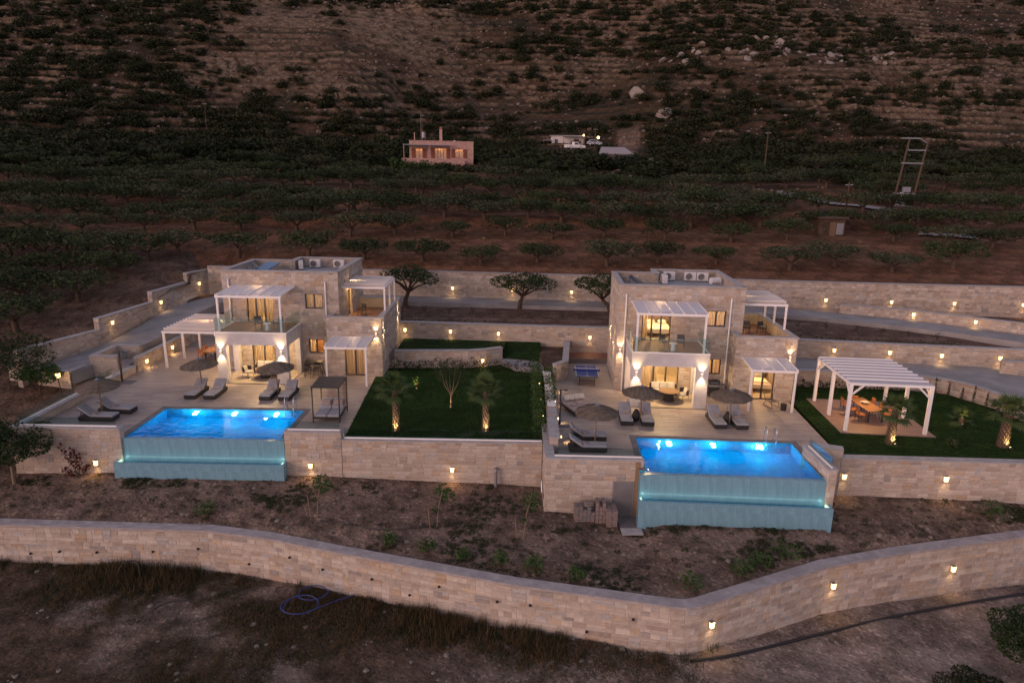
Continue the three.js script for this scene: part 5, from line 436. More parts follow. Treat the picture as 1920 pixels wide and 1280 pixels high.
// ---------------------------------------------------------------- things in the lower garden
{ const blocks = (label, x, z, nx, ny, nz, w, h, d, m, ry, miss) => { const y0 = Hgar(x, z), t = thing('paver_stack', label, 'paving stones', [x, y0, z], ry, 'stacked pavers beside the pump room door'), r = RNG(nx * 7 + ny); for (let j = 0; j < ny; j++) for (let i = 0; i < nx; i++) for (let k = 0; k < nz; k++) { if (j > ny - 3 && r() < miss) continue; const o = mesh(t, 'paver', stackGeo(w, h, d), r() < 0.5 ? m : M.paverB); o.position.set((i - (nx - 1) / 2) * w + (r() - 0.5) * 0.02, 0.1 + (j + 0.5) * h, (k - (nz - 1) / 2) * d + (r() - 0.5) * 0.03); o.rotation.y = (r() - 0.5) * 0.06; } mesh(t, 'pallet', bx(-nx * w / 2, nx * w / 2, -0.05, 0.095, -nz * d / 2, nz * d / 2), M.bark); return t; }; const cache = {}; function stackGeo(w, h, d) { return cache[[w, h, d]] ??= new RoundedBoxGeometry(w - 0.012, h - 0.006, d - 0.012, 1, 0.01); }
  blocks('rounded heap of grey pavers left of the pump room door', 3.75, -30.95, 5, 6, 2, 0.2, 0.13, 0.3, M.paver, 0.05, 0.35); blocks('stack of narrow blue-grey kerb stones left of the pump room door', 4.55, -30.95, 3, 5, 1, 0.17, 0.22, 0.62, M.paver, -0.05, 0.3); blocks('tall pallet stack of brown slabs beside the pump room door', 5.05, -30.75, 2, 7, 2, 0.27, 0.12, 0.45, M.paverB, 0.04, 0.1);
  const s = mesh(scene, 'stone_block', new RoundedBoxGeometry(0.42, 0.2, 0.28, 1, 0.03), M.rock); s.position.set(3.95, Hgar(3.9, -30.95) + 0.98, -30.95); s.rotation.y = 0.3; tag(s, 'pale loose stone block lying on the grey paver heap', 'stone'); const r = mesh(scene, 'concrete_ramp', new B().poly([[5.35, -31.45], [6.4, -31.45], [6.45, -30.3], [5.5, -30.3]], -3.1, -2.66), M.paver); tag(r, 'grey concrete step in front of the pump room door', 'slab'); const q = mesh(scene, 'loose_slab', bx(-0.52, 0.52, 0, 0.05, -0.28, 0.28), M.cap); q.position.set(6.0, -2.7, -30.0); q.rotation.set(0.05, 0.02, 0); tag(q, 'pale loose slab lying before the pump room step', 'slab');
  const p = thing('drain_riser', 'grey pipe standing against the wall below the lawn', 'pipe', [-0.75, Hgar(-0.75, -34), -34.0]); mesh(p, 'pipe', new B().cyl([0, -0.1, 0], [0, 0.85, 0], 0.09, 0.09, 14), M.metalGrey); mesh(p, 'elbow', new B().tube([[0, 0.8, 0], [0, 0.95, 0], [0, 0.95, -0.25]], 0.09, 10, 12), M.metalGrey);
  const hz = (pts, rad, m, name, label, cat) => { const o = mesh(scene, name, new B().tube(pts, rad, 160, 6), m); return tag(o, label, cat); }; const G0 = (x, z, dy = 0.05) => [x, Hout(x, z) + dy, z];
  { const pts = []; const cx = -9.1, cz = -26.9; for (let k = 0; k < 46; k++) { const a = k / 46 * 6.283 * 3, q = k < 23, sg = q ? 1 : -1; pts.push(G0(cx + (q ? 0.2 : -0.1) + Math.cos(a) * (0.62 + 0.1 * Math.floor(k / 15)), cz + (q ? -0.45 : 0.5) + Math.sin(a * sg) * (0.5 + 0.06 * Math.floor(k / 15)), 0.3 + 0.004 * k)); } pts.push(G0(-7.6, -27.0, 0.3), G0(-7.0, -27.4, 0.25)); hz(pts, 0.022, M.hose, 'garden_hose', 'blue hose lying in loops on the dry grass', 'hose'); }
  hz([[7.5, -24.05], [9, -24.4], [10.5, -25.0], [12, -25.6], [14.5, -26.55], [18, -27.75], [22, -28.9], [27, -30.2], [34, -31.6]].map(([x, z]) => G0(x, z + 0.25, 0.06)), 0.065, M.darkPipe, 'water_pipe', 'black pipe along the foot of the boundary wall', 'pipe');
  hz([[-15.2, -25.6], [-15.6, -26.2], [-15.2, -26.8], [-14.4, -27.0]].map(([x, z]) => G0(x, z, 0.2)), 0.03, M.darkPipe, 'black_conduit', 'short black conduit curving out of the dry grass', 'pipe'); hz([[-18.6, -28.6], [-18.3, -28.9], [-17.8, -29.0], [-17.5, -28.7]].map(([x, z], k) => G0(x, z, 0.2 + [0, 0.55, 0.6, 0.1][k])), 0.025, M.darkPipe, 'black_conduit', 'arched black conduit against the left part of the boundary wall', 'pipe');
  hz([[-9.3, -30.3], [-8, -30.1], [-6.5, -29.6], [-5, -29.7], [-3.6, -30.0]].map(([x, z]) => [x, Hgar(x, z) + 0.02, z]), 0.02, M.darkPipe, 'irrigation_line', 'thin black irrigation line between the saplings', 'pipe'); }
// ---------------------------------------------------------------- foliage
function leaves(b, [cx, cy, cz], [rx, ry, rz], n, size, r, asp = 0.5, shell = 0.5) { for (let k = 0; k < n; k++) { let x, y, z, l; do { x = 2 * r() - 1; y = 2 * r() - 1; z = 2 * r() - 1; l = Math.hypot(x, y, z); } while (l > 1 || l < 0.05); const f = Math.pow(l, shell) / l; x *= f; y *= f; z *= f; const px = cx + x * rx, py = cy + y * ry, pz = cz + z * rz, s = size * (0.6 + 0.8 * r()); const a = r() * 6.283, t = (r() - 0.5) * 2.6, ca = Math.cos(a), sa = Math.sin(a), ct = Math.cos(t), st = Math.sin(t), ux = ca * s * 0.5, uy = st * s * 0.3, uz = sa * s * 0.5, vx = -sa * ct * s * 0.5 * asp, vy = st * s * 0.5 * asp + 0.25 * s * asp, vz = ca * ct * s * 0.5 * asp; b.quad([px - ux, py - uy, pz - uz], [px + vx, py + vy, pz + vz], [px + ux, py + uy, pz + uz], [px - vx, py - vy, pz - vz]); } return b; }
function branchy(seed, H, lean, n, spread, r0) { const r = RNG(seed), b = new B(), tips = []; const fork = [lean[0] * 0.5, H * 0.42, lean[1] * 0.5]; b.path([[0, -0.25, 0], [lean[0] * 0.15, H * 0.18, lean[1] * 0.15], fork], r0, 8, r0 * 0.72); for (let k = 0; k < n; k++) { const a = (k + 0.5 * r()) / n * 6.283, R = spread * (0.55 + 0.45 * r()), tip = [fork[0] + Math.cos(a) * R, H * (0.78 + 0.2 * r()), fork[2] + Math.sin(a) * R], mid = [lerp(fork[0], tip[0], 0.45), lerp(fork[1], tip[1], 0.6), lerp(fork[2], tip[2], 0.45)]; b.path([fork, mid, tip], r0 * 0.5, 6, r0 * 0.16); tips.push(tip); } return { b, tips }; }
const scaleTo = (o, sx, sy = sx) => { o.scale.set(sx, sy, sx); return o; };
const ORD = 'first second third fourth fifth sixth seventh eighth ninth tenth eleventh twelfth thirteenth fourteenth fifteenth sixteenth seventeenth eighteenth nineteenth twentieth twenty-first twenty-second twenty-third twenty-fourth twenty-fifth twenty-sixth twenty-seventh twenty-eighth twenty-ninth thirtieth thirty-first thirty-second thirty-third thirty-fourth thirty-fifth'.split(' ');
// olive grove: four builds of tree, then copies
const oliveBuilds = [0, 1, 2, 3, 4, 5, 6].map(v => { const r = RNG(200 + v), { b, tips } = branchy(210 + v, 1.75, [0.3 * (r() - 0.5), 0.3 * (r() - 0.5)], 5 + v % 2, 1.35, 0.17), c = new B(); for (const t of tips) { const q = 0.6 + 0.7 * r(); leaves(c, [t[0] * (0.9 + 0.5 * r()), t[1] + 0.5 * r() - 0.05, t[2] * (0.9 + 0.4 * r())], [0.8 * q, 0.5 * q, 0.8 * q], 190 * q | 0, 0.2, r); } leaves(c, [0.8 * (r() - 0.5), 1.95, 0.6 * (r() - 0.5)], [1.2 + 0.4 * r(), 0.55, 1.2], 240, 0.2, r); for (let k = 0; k < 5; k++) { const a = r() * 6.283, q = 0.3 + 0.3 * r(); leaves(c, [Math.cos(a) * 1.7, 1.5 + 0.7 * r(), Math.sin(a) * 1.6], [q, q * 0.8, q], 70, 0.18, r); } return { trunk: b.geo(), crown: c.geo() }; });
{ const r = RNG(77), rows = [[65.2, 5.7, 'the front row just behind the back wall'], [74, 5.6, 'the second row behind the back wall'], [81, 4.9, 'the third row of the grove'], [87.5, 4.8, 'the fourth row of the grove'], [94.5, 4.8, 'the fifth row of the grove'], [102, 4.9, 'the sixth row of the grove'], [110, 5.2, 'the seventh row of the grove'], [118.5, 5.6, 'the eighth row of the grove'], [127, 6.6, 'the uppermost row of the grove']];
  let n = 0; rows.forEach(([d, sp, where], q) => { const vis = [], half = d * 0.76 + 5; for (let x = -half + (q % 2) * 3; x < half; x += sp * (0.75 + 0.5 * r())) { const z = -d + (r() - 0.5) * 2.0 - (q === 0 ? 0.002 * x * x * 0 : 0), k = Math.floor(r() * 7), b = oliveBuilds[k]; if (Math.abs(x + 15) < 11 && d > 112) continue; if (x > 37 && x < 50 && d > 88 && d < 106) continue; if (x > 33.5 && x < 38 && d > 72 && d < 76) continue; if (q === 0 && x > 20 && z < 0 && r() < 0.12) continue; if (r() < 0.05) continue; const zz = q === 0 ? Math.min(z, interp(BZ, x) - 2.6) : z; n++; const t = thing('olive_tree', `olive tree in ${where}`, 'tree', [x, Hhill(x, zz) - 0.05, zz], r() * 6.283, `olive trees in ${where}`); mesh(t, 'trunk', b.trunk, M.bark); mesh(t, 'crown', b.crown, [L.olive, L.oliveB, L.oliveC][Math.floor(r() * 3)]); if (x > 8 && x < 32 && d > 116) { scene.remove(t); continue; } const s = (q < 2 ? 1.08 : 1.28) + 0.42 * r(); t.scale.set(s * 1.15, s * (0.62 + 0.2 * r()), s); if (q < 4 && Math.abs(x) < d * 0.755) vis.push(t); } vis.forEach((t, k) => { t.userData.label = `${ORD[k]} olive tree from the left in ${where}`; }); });
  [[-50.5, 'lowest'], [-55, 'second lowest'], [-59.5, 'third lowest'], [-64, 'uppermost']].forEach(([z0, row], q) => { for (let k = 0; k < 6; k++) { const x = -34.2 - 1.2 * (3 - q) - k * 4.6 + (r() - 0.5) * 1.6, z = z0 + (r() - 0.5) * 1.8, b = oliveBuilds[Math.floor(r() * 7)], t = thing('olive_tree', `${ORD[k]} olive tree out from the driveway wall in the ${row} row at left`, 'tree', [x, Math.min(Hleft(x, z), z < -63 ? Hhill(x, z) : 99) - 0.05, z], r() * 6.283, 'olive trees left of the driveway'); mesh(t, 'trunk', b.trunk, M.bark); mesh(t, 'crown', b.crown, r() < 0.5 ? L.olive : L.oliveB); const s = 1.15 + 0.35 * r(); t.scale.set(s * 1.1, s * 0.85, s); } }); }
function bigTree(name, label, [x, y, z], seed, o) { const r = RNG(seed), { b, tips } = branchy(seed + 1, o.h * 0.72, o.lean || [0, 0], o.n || 7, o.spread, o.r0 || 0.2), t = thing(name, label, 'tree', [x, y, z], o.ry || 0, o.group), c = new B(); mesh(t, 'trunk', b, o.bark || M.bark); for (const p of tips) leaves(c, [p[0], p[1] + o.h * 0.1, p[2]], [o.spread * 0.42, o.h * 0.17, o.spread * 0.42], o.leaf || 330, o.size || 0.17, r); leaves(c, [o.lean ? o.lean[0] * 0.5 : 0, o.h * 0.8, o.lean ? o.lean[1] * 0.5 : 0], [o.spread * 0.75, o.h * 0.2, o.spread * 0.7], (o.leaf || 330) * 1.6, o.size || 0.17, r); mesh(t, 'crown', c, o.m || L.carob); return t; }
bigTree('carob_tree', 'round carob tree beside the terrace pergola of the left villa', [-9.6, 2.6, -59.6], 301, { h: 3.5, spread: 2.1, lean: [0.7, 0], leaf: 380, r0: 0.22 }); bigTree('carob_tree', 'spreading carob tree with a forked trunk midway along the back road', [0.6, 2.6, -59.2], 302, { h: 3.1, spread: 2.4, lean: [0.5, 0], leaf: 380, r0: 0.2 }); bigTree('carob_tree', 'carob tree leaning left beside the right villa', [8.6, 2.5, -58.6], 303, { h: 3.3, spread: 2.3, lean: [-1.6, 0], leaf: 380, r0: 0.2 });
bigTree('broadleaf_tree', 'dark leafy tree before the wall left of the left pool', [-26.3, Hgar(-26.3, -33.2), -33.2], 304, { h: 3.3, spread: 2.1, leaf: 520, size: 0.15, r0: 0.1, m: L.carob, bark: M.barkPale, n: 9 }); bigTree('broadleaf_tree', 'dark tree at the left edge beside the terrace wall', [-28.6, -2.2, -33.0], 305, { h: 3.7, spread: 2.5, leaf: 520, size: 0.16, r0: 0.12, m: L.oliveB }); bigTree('broadleaf_tree', 'dark broad tree at far left in front of the low driveway wall', [-34.0, -0.8, -42.2], 306, { h: 4.0, spread: 3.3, n: 10, leaf: 520, size: 0.17, r0: 0.16, m: L.oliveB }); bigTree('broadleaf_tree', 'small leafy tree beside the leaning post lantern', [-30.7, -0.6, -42.2], 307, { h: 2.2, spread: 1.15, leaf: 260, size: 0.16, r0: 0.06, m: L.green });
bigTree('broadleaf_tree', 'dark bush in the bottom right corner before the boundary wall', [21.7, Hout(21.7, -23.9) - 0.3, -23.9], 308, { h: 3.0, spread: 1.7, leaf: 650, size: 0.13, r0: 0.08, m: L.carob, n: 9 }); bigTree('broadleaf_tree', 'low shrub at the bottom edge left of the corner bush', [18.6, Hout(18.6, -22.6) - 0.7, -22.6], 309, { h: 1.5, spread: 1.3, leaf: 420, size: 0.12, r0: 0.05, m: L.bush });
// young trees and shrubs
function shrub(name, label, cat, [x, y, z], rad, h, m, n = 260, size = 0.12, seed = 1, group) { const r = RNG(seed), t = thing(name, label, cat, [x, y, z], r() * 6, group), b = new B(), st = new B(), k0 = 5; for (let k = 0; k < k0; k++) { const a = k / k0 * 6.283 + r(), p = [Math.cos(a) * rad * 0.5, h * (0.5 + 0.25 * r()), Math.sin(a) * rad * 0.5]; st.path([[0, -0.1, 0], p], 0.018, 5, 0.006); leaves(b, p, [rad * 0.55, h * 0.4, rad * 0.55], n / k0 | 0, size, r, 0.35); } mesh(t, 'stem', st, M.bark); mesh(t, 'foliage', b, m); return t; }
[[-5.5, -28.35, 0.36, 0.75, 'first'], [-3.8, -28.0, 0.5, 0.6, 'second'], [-2.0, -27.5, 0.4, 0.5, 'third'], [-0.3, -27.0, 0.33, 0.75, 'fourth'], [1.1, -26.65, 0.55, 0.7, 'fifth'], [3.0, -26.1, 0.4, 0.55, 'sixth'], [7.7, -25.5, 0.6, 0.6, 'seventh'], [10.2, -26.45, 0.55, 0.7, 'eighth'], [11.2, -27.05, 0.5, 0.8, 'ninth'], [12.6, -27.75, 0.75, 0.85, 'tenth'], [24.4, -31.4, 0.75, 0.9, 'last'], [-15.0, -30.7, 0.55, 0.8, 'lone']].forEach(([x, z, rad, h, w], k) => shrub('oleander_bush', w === 'lone' ? 'oleander bush behind the left part of the boundary wall' : `${w} oleander from the left in the row behind the boundary wall`, 'shrub', [x, Hgar(x, z), z], rad, h, L.green, 230, 0.16, 400 + k, 'oleanders behind the boundary wall'));
[[-9.5, -30.6, 2.3, 'sapling tied to a stake nearest the left pool'], [-3.5, -29.9, 2.4, 'sapling tied to a stake in the middle of the garden'], [0.7, -29.1, 2.6, 'sapling tied to a pale stake left of the pump room']].forEach(([x, z, h, l], k) => { const r = RNG(430 + k), t = thing('sapling', l, 'tree', [x, Hgar(x, z), z], 0, 'staked saplings'), c = new B(), tr = new B(); tr.path([[0, -0.1, 0], [0.12, h * 0.5, 0], [0.3, h * 0.8, 0.05], [0.36, h, 0.05]], 0.03, 6, 0.01); mesh(t, 'trunk', tr, M.barkPale); mesh(t, 'stake', new B().cyl([-0.3, -0.1, 0.05], [-0.4, 1.1, 0.05], 0.02), M.pole); for (const [px, py, q] of [[0.4, 0.9, 1], [0.1, 0.75, 0.8], [0.6, 0.72, 0.8], [0.35, 0.6, 0.6], [-0.05, 0.4, 0.4]]) leaves(c, [px, h * py, (r() - 0.5) * 0.4], [0.33 * q, 0.26 * q, 0.33 * q], 70 * q, 0.14, r, 0.6); mesh(t, 'crown', c, L.green); });
{ const t = thing('rose_bush', 'leggy dark rose bush before the lantern left of the left pool', 'shrub', [-23.25, Hgar(-23.25, -33.9), -33.9]), r = RNG(450), s = new B(), c = new B(); for (const [x, h] of [[-0.75, 1.75], [-0.15, 1.5], [0.2, 1.2], [0.75, 0.75], [-0.7, 0.45]]) { s.path([[0, -0.05, 0], [x * 0.45, h * 0.5, 0.05], [x, h, 0.1]], 0.022, 5, 0.009); for (let k = 0; k < 4; k++) leaves(c, [lerp(x * 0.4, x, k / 3) + (r() - 0.5) * 0.1, h * (0.5 + 0.18 * k), 0.08], [0.15, 0.17, 0.15], 26, 0.11, r, 0.7); } mesh(t, 'stem', s, M.bark); mesh(t, 'foliage', c, L.red); }
{ const t = thing('young_tree', 'young tree with a pale lit stem in the middle of the lawn', 'tree', [-3.7, 0, -39.75]), r = RNG(460), s = new B(), c = new B(); s.path([[0, 0, 0], [0.02, 0.9, 0]], 0.055, 8, 0.05); for (const [x, z, h] of [[-0.6, 0.1, 2.5], [0.65, 0, 2.4], [-0.1, -0.3, 2.7], [0.3, 0.3, 2.6], [-0.4, -0.2, 2.2]]) { s.path([[0.02, 0.85, 0], [x * 0.6, 1.5, z * 0.6], [x, h, z]], 0.032, 6, 0.008); leaves(c, [x, h - 0.1, z], [0.42, 0.6, 0.42], 210, 0.11, r, 0.5); } mesh(t, 'trunk', s, M.barkPale); mesh(t, 'crown', c, L.olive); }
shrub('lit_shrub', 'small spotlit shrub at the back left of the lawn', 'shrub', [-6.3, 0, -43.5], 0.4, 0.8, L.green, 160, 0.14, 461); shrub('lit_shrub', 'small spotlit shrub behind the large pergola', 'shrub', [25.4, 0, -41.5], 0.4, 0.8, L.green, 160, 0.14, 462); shrub('agave', 'small grey-green rosette on the right lawn', 'plant', [24.3, 0, -35.1], 0.3, 0.4, L.olive, 60, 0.3, 463);
function hedge(label, A, Bp, rad, h, y, m, n, seed) { const r = RNG(seed), t = thing('hedge', label, 'hedge', [0, 0, 0]), b = new B(), len = Math.hypot(Bp[0] - A[0], Bp[1] - A[1]), N = Math.ceil(len / 0.55); for (let k = 0; k < N; k++) { const s = (k + 0.5) / N, hh = h * (0.7 + 0.5 * r()); leaves(b, [lerp(A[0], Bp[0], s) + (r() - 0.5) * 0.15, y + hh * 0.5, lerp(A[1], Bp[1], s) + (r() - 0.5) * 0.15], [0.42 * Math.max(1, rad), hh * 0.55, rad * 0.9], n, 0.13, r, 0.55); } mesh(t, 'foliage', b, m); return t; }
hedge('leafy hedge at the back of the left lawn', [-8.8, -47.7], [-3.2, -48.1], 0.35, 0.85, 0, L.bush, 75, 470); hedge('leafy hedge along the path at the back right of the left lawn', [-3.2, -48.0], [1.9, -48.0], 0.4, 0.8, 0, L.bush, 75, 471); hedge('tall loose hedge along the divider beside the left lawn', [1.55, -34.8], [1.75, -47.6], 0.4, 1.25, 0, L.green, 110, 472); hedge('low hedge at the back of the right lawn', [18.7, -45.2], [27.0, -44.8], 0.3, 0.6, 0, L.bush, 60, 473); hedge('shrubs along the curved kerb of the right lawn', [30.6, -41.2], [31, -37.4], 0.45, 0.7, 0, L.bush, 80, 474); hedge('climbing plants spilling over the divider wall', [2.45, -38.6], [2.6, -45.2], 0.3, 1.2, 0.35, L.green, 70, 475); hedge('low green strip on top of the wall behind the upper lawn', [-8.5, -53.9], [2.0, -53.2], 0.3, 0.35, 2.25, L.weed, 28, 476); hedge('low green strip on top of the driveway wall', [19.5, -50.3], [33, -48.6], 0.3, 0.4, 2.25, L.weed, 36, 477);
for (const z of [-35.2, -38.2, -41.4, -44.6]) spike([1.98, 0.02, z], [1.7, 0.6, z + 0.1], `yellow spotlight inside the divider hedge, ${z > -36 ? 'nearest' : z > -39 ? 'second nearest' : z > -42 ? 'third nearest' : 'farthest from'} the front`, 2.2, 0.9, rgb(1, 0.8, 0.2));
[[28.2, -44.5, 0.9], [28.75, -44.2, 1.25], [29.3, -43.6, 1.05], [29.75, -42.9, 0.95], [30.05, -42.2, 1.3], [30.35, -41.4, 1.1]].forEach(([x, z, h], k) => { const r = RNG(480 + k), t = thing('young_cypress', `${['first', 'second', 'third', 'fourth', 'fifth', 'sixth'][k]} young cypress from the left along the curved kerb`, 'tree', [x, 0, z], 0, 'young cypresses along the kerb'), c = new B(); for (let q = 0; q < 6; q++) leaves(c, [(r() - 0.5) * 0.03, h * (0.15 + 0.15 * q), 0], [0.11 * (1 - q * 0.12), h * 0.13, 0.11 * (1 - q * 0.12)], 34, 0.09, r, 0.4); mesh(t, 'trunk', new B().cyl([0, -0.05, 0], [0, h * 0.7, 0], 0.02, 0.01, 6), M.bark); mesh(t, 'crown', c, L.cypress); });
{ // small bed plants on the brown terrace
  const r = RNG(490); [[-7.6, -57.6], [-5.4, -57.2], [-3.4, -57.5], [-1.6, -57.0], [4.2, -56.4], [21.5, -54.6], [23.2, -54.2], [25.3, -53.8], [27.4, -53.0], [29.0, -52.2], [30.8, -51.6], [32.4, -50.6]].forEach(([x, z], k) => shrub('bed_plant', 'low bare plant in the brown terrace bed behind the villas', 'plant', [x, Hbed(x, z), z], 0.28, 0.5, L.weed, 46, 0.12, 491 + k, 'low plants in the terrace bed')); }
// fan palms
const fronds = [0, 1, 2].map(v => { const r = RNG(500 + v), b = new B(), n = 17; b.bar([0, 0, 0], [0, 0.08, 0.62], 0.025, 0.018); for (let k = 0; k < n; k++) { const a = (k / (n - 1) - 0.5) * 2.9, len = (0.72 - 0.12 * Math.abs(a)) * (0.9 + 0.2 * r()), sx = Math.sin(a), cz = Math.cos(a), w = 0.042, dr = 0.16 + 0.12 * r(); const P = (t, s) => [sx * len * t + cz * s, 0.08 + 0.04 * t - dr * t * t, 0.62 + cz * len * t - sx * s]; b.quad(P(0, -w * 0.3), P(0.55, -w), P(0.55, w), P(0, w * 0.3)); b.tri(P(0.55, -w), P(1, 0), P(0.55, w)); } return b.geo(); });
function palm(label, [x, y, z], H, r0, seed, n = 26, s = 1) { const r = RNG(seed), t = thing('fan_palm', label, 'palm', [x, y, z], 0, 'fan palms'), tr = new B(), lx = 0.08 * (r() - 0.5); tr.path([[0, -0.1, 0], [0, H * 0.15, 0], [lx, H * 0.6, 0], [lx * 2, H, 0]], r0 * 1.25, 14, r0 * 0.8); mesh(t, 'trunk', tr, M.bark); const bt = new B(); for (let k = 0; k < 130; k++) { const yy = H * Math.pow(k / 130, 1.15), a = k * 2.4, R = r0 * lerp(1.2, 0.82, yy / H), c = Math.cos(a), q = Math.sin(a), w = 0.05; bt.quad([c * R - q * w, yy, q * R + c * w], [c * R + q * w, yy, q * R - c * w], [c * (R + 0.055) + q * w * 0.4, yy + 0.13, q * (R + 0.055) - c * w * 0.4], [c * (R + 0.055) - q * w * 0.4, yy + 0.13, q * (R + 0.055) + c * w * 0.4]); } mesh(t, 'leaf_boots', bt, new THREE.MeshStandardMaterial({ color: rgb(0.15, 0.105, 0.075), roughness: 0.95, side: THREE.DoubleSide })); for (let k = 0; k < n; k++) { const f = mesh(t, 'frond', fronds[k % 3], L.palm); f.position.set(lx * 2, H + 0.02 - 0.12 * (k / n), 0); f.rotation.order = 'YXZ'; f.rotation.y = k * 2.4; f.rotation.x = lerp(-1.35, 0.35, Math.pow(k / n, 1.0)) + (r() - 0.5) * 0.35; f.scale.setScalar(s * (0.85 + 0.3 * r())); } return t; }
palm('fan palm at the front left of the lawn', [-6.4, 0, -35.85], 2.4, 0.17, 510, 22, 0.92); palm('fan palm at the front right of the lawn', [-1.4, 0, -36.05], 2.3, 0.19, 511, 22, 0.92); palm('fan palm in front of the large pergola', [20.95, 0, -35.25], 1.85, 0.2, 512, 22, 0.9); palm('fan palm at the right edge of the photo on the lawn', [27.05, 0, -35.1], 1.9, 0.24, 513, 22, 0.95); palm('small palm right of the large pergola', [26.9, 0, -38.45], 0.35, 0.1, 514, 12, 0.7);
// ---------------------------------------------------------------- ground cover (too many to count)
function instanced(name, geo, m, items, label) { const o = new THREE.InstancedMesh(geo, m, items.length), d = new THREE.Object3D(); items.forEach(([x, y, z, s, sy], k) => { d.position.set(x, y, z); d.rotation.set(0, k * 2.39, 0); d.scale.set(s, sy ?? s, s); d.updateMatrix(); o.setMatrixAt(k, d.matrix); }); o.name = numbered(name); o.castShadow = o.receiveShadow = true; o.userData.kind = 'stuff'; o.userData.label = label; scene.add(o); return o; }
function tuft(seed, n, h, w, spread) { const r = RNG(seed), b = new B(); for (let k = 0; k < n; k++) { const a = r() * 6.283, R = spread * Math.sqrt(r()), x = Math.cos(a) * R, z = Math.sin(a) * R, hh = h * (0.5 + 0.7 * r()), lx = (r() - 0.5) * hh * 0.8, lz = (r() - 0.5) * hh * 0.8, c = Math.cos(a + 1), s = Math.sin(a + 1); b.tri([x - c * w, 0, z - s * w], [x + c * w, 0, z + s * w], [x + lx, hh, z + lz]); } return b.geo(); }
const clump = (seed, n, rad, h, size) => leaves(new B(), [0, h * 0.4, 0], [rad, h * 0.6, rad], n, size, RNG(seed), 0.5).geo();
{ const r = RNG(600), A = [], Bq = [], W = []; for (let k = 0; k < 60000 && A.length + Bq.length < 9000; k++) { const x = -34 + 70 * r(), f = interp(FW, x), z = lerp(f + 0.3, -19, r()); const dens = fbm(x * 0.3 + 4, z * 0.35, 4), nearW = sm(3.2, 0.2, z - f), left = sm(6, -6, x + (z + 26) * 0.9), p = clamp((dens - 0.5) * 5 * left + nearW * 0.8 * sm(9, 3, x) + left * 0.04); if (r() > p * (x > 8 ? 0.15 : 1)) continue; (r() < 0.45 + 0.35 * (dens - 0.5) ? A : Bq).push([x, Hout(x, z) - 0.03, z, 0.7 + 0.9 * r(), (0.3 + 0.7 * r()) * (0.5 + nearW * 1.5 * sm(0.35, 0.7, fbm(x * 0.5 + 7, 3.3, 3)))]); }
  instanced('dry_grass', tuft(601, 14, 0.42, 0.012, 0.22), L.dry, A, 'dry brown grass in front of the boundary wall'); instanced('wild_grass', tuft(602, 14, 0.38, 0.014, 0.2), L.weed, Bq, 'dull green wild grass in front of the boundary wall');
  for (let k = 0; k < 40000 && W.length < 1700; k++) { const x = -34 + 72 * r(), f = interp(FW, x), z = lerp(f - 0.6, TZ(x) + 0.3, r()), dens = fbm(x * 0.55 + 50, z * 0.6, 4) + 0.16 * sm(-6, 1, x) * sm(9, 4, x) * sm(-33, -28, z); if (r() > sm(0.58, 0.76, dens) * 0.8 + 0.035) continue; W.push([x, Hgar(x, z) - 0.01, z, 0.4 + 0.8 * r()]); } instanced('garden_weeds', clump(603, 18, 0.14, 0.09, 0.09), L.weed, W, 'low green weeds scattered over the garden soil');
  const S = []; for (let k = 0; k < 1500; k++) { const x = -34 + 70 * r(), f = interp(FW, x), out = r() < 0.65, z = out ? lerp(f + 0.2, -19, Math.pow(r(), x > 2 && x < 10 ? 2.5 : 1)) : lerp(f - 0.4, TZ(x), r()); S.push([x, (out ? Hout(x, z) : Hgar(x, z)), z, 0.02 + 0.1 * Math.pow(r(), 4) + (out && x > 2 && x < 9 && z < -23 ? 0.03 : 0)]); } const pb = new THREE.IcosahedronGeometry(1, 1); { const P = pb.attributes.position, q = new Map(); for (let k = 0; k < P.count; k++) { const key = P.getX(k).toFixed(3) + P.getY(k).toFixed(3) + P.getZ(k).toFixed(3); if (!q.has(key)) q.set(key, 0.75 + 0.5 * hash(q.size, 3)); const s = q.get(key); P.setXYZ(k, P.getX(k) * s, P.getY(k) * s * 0.7, P.getZ(k) * s); } pb.computeVertexNormals(); } instanced('loose_stones', pb, M.rock, S, 'loose stones lying on the bare ground'); globalThis.pebble = pb; }

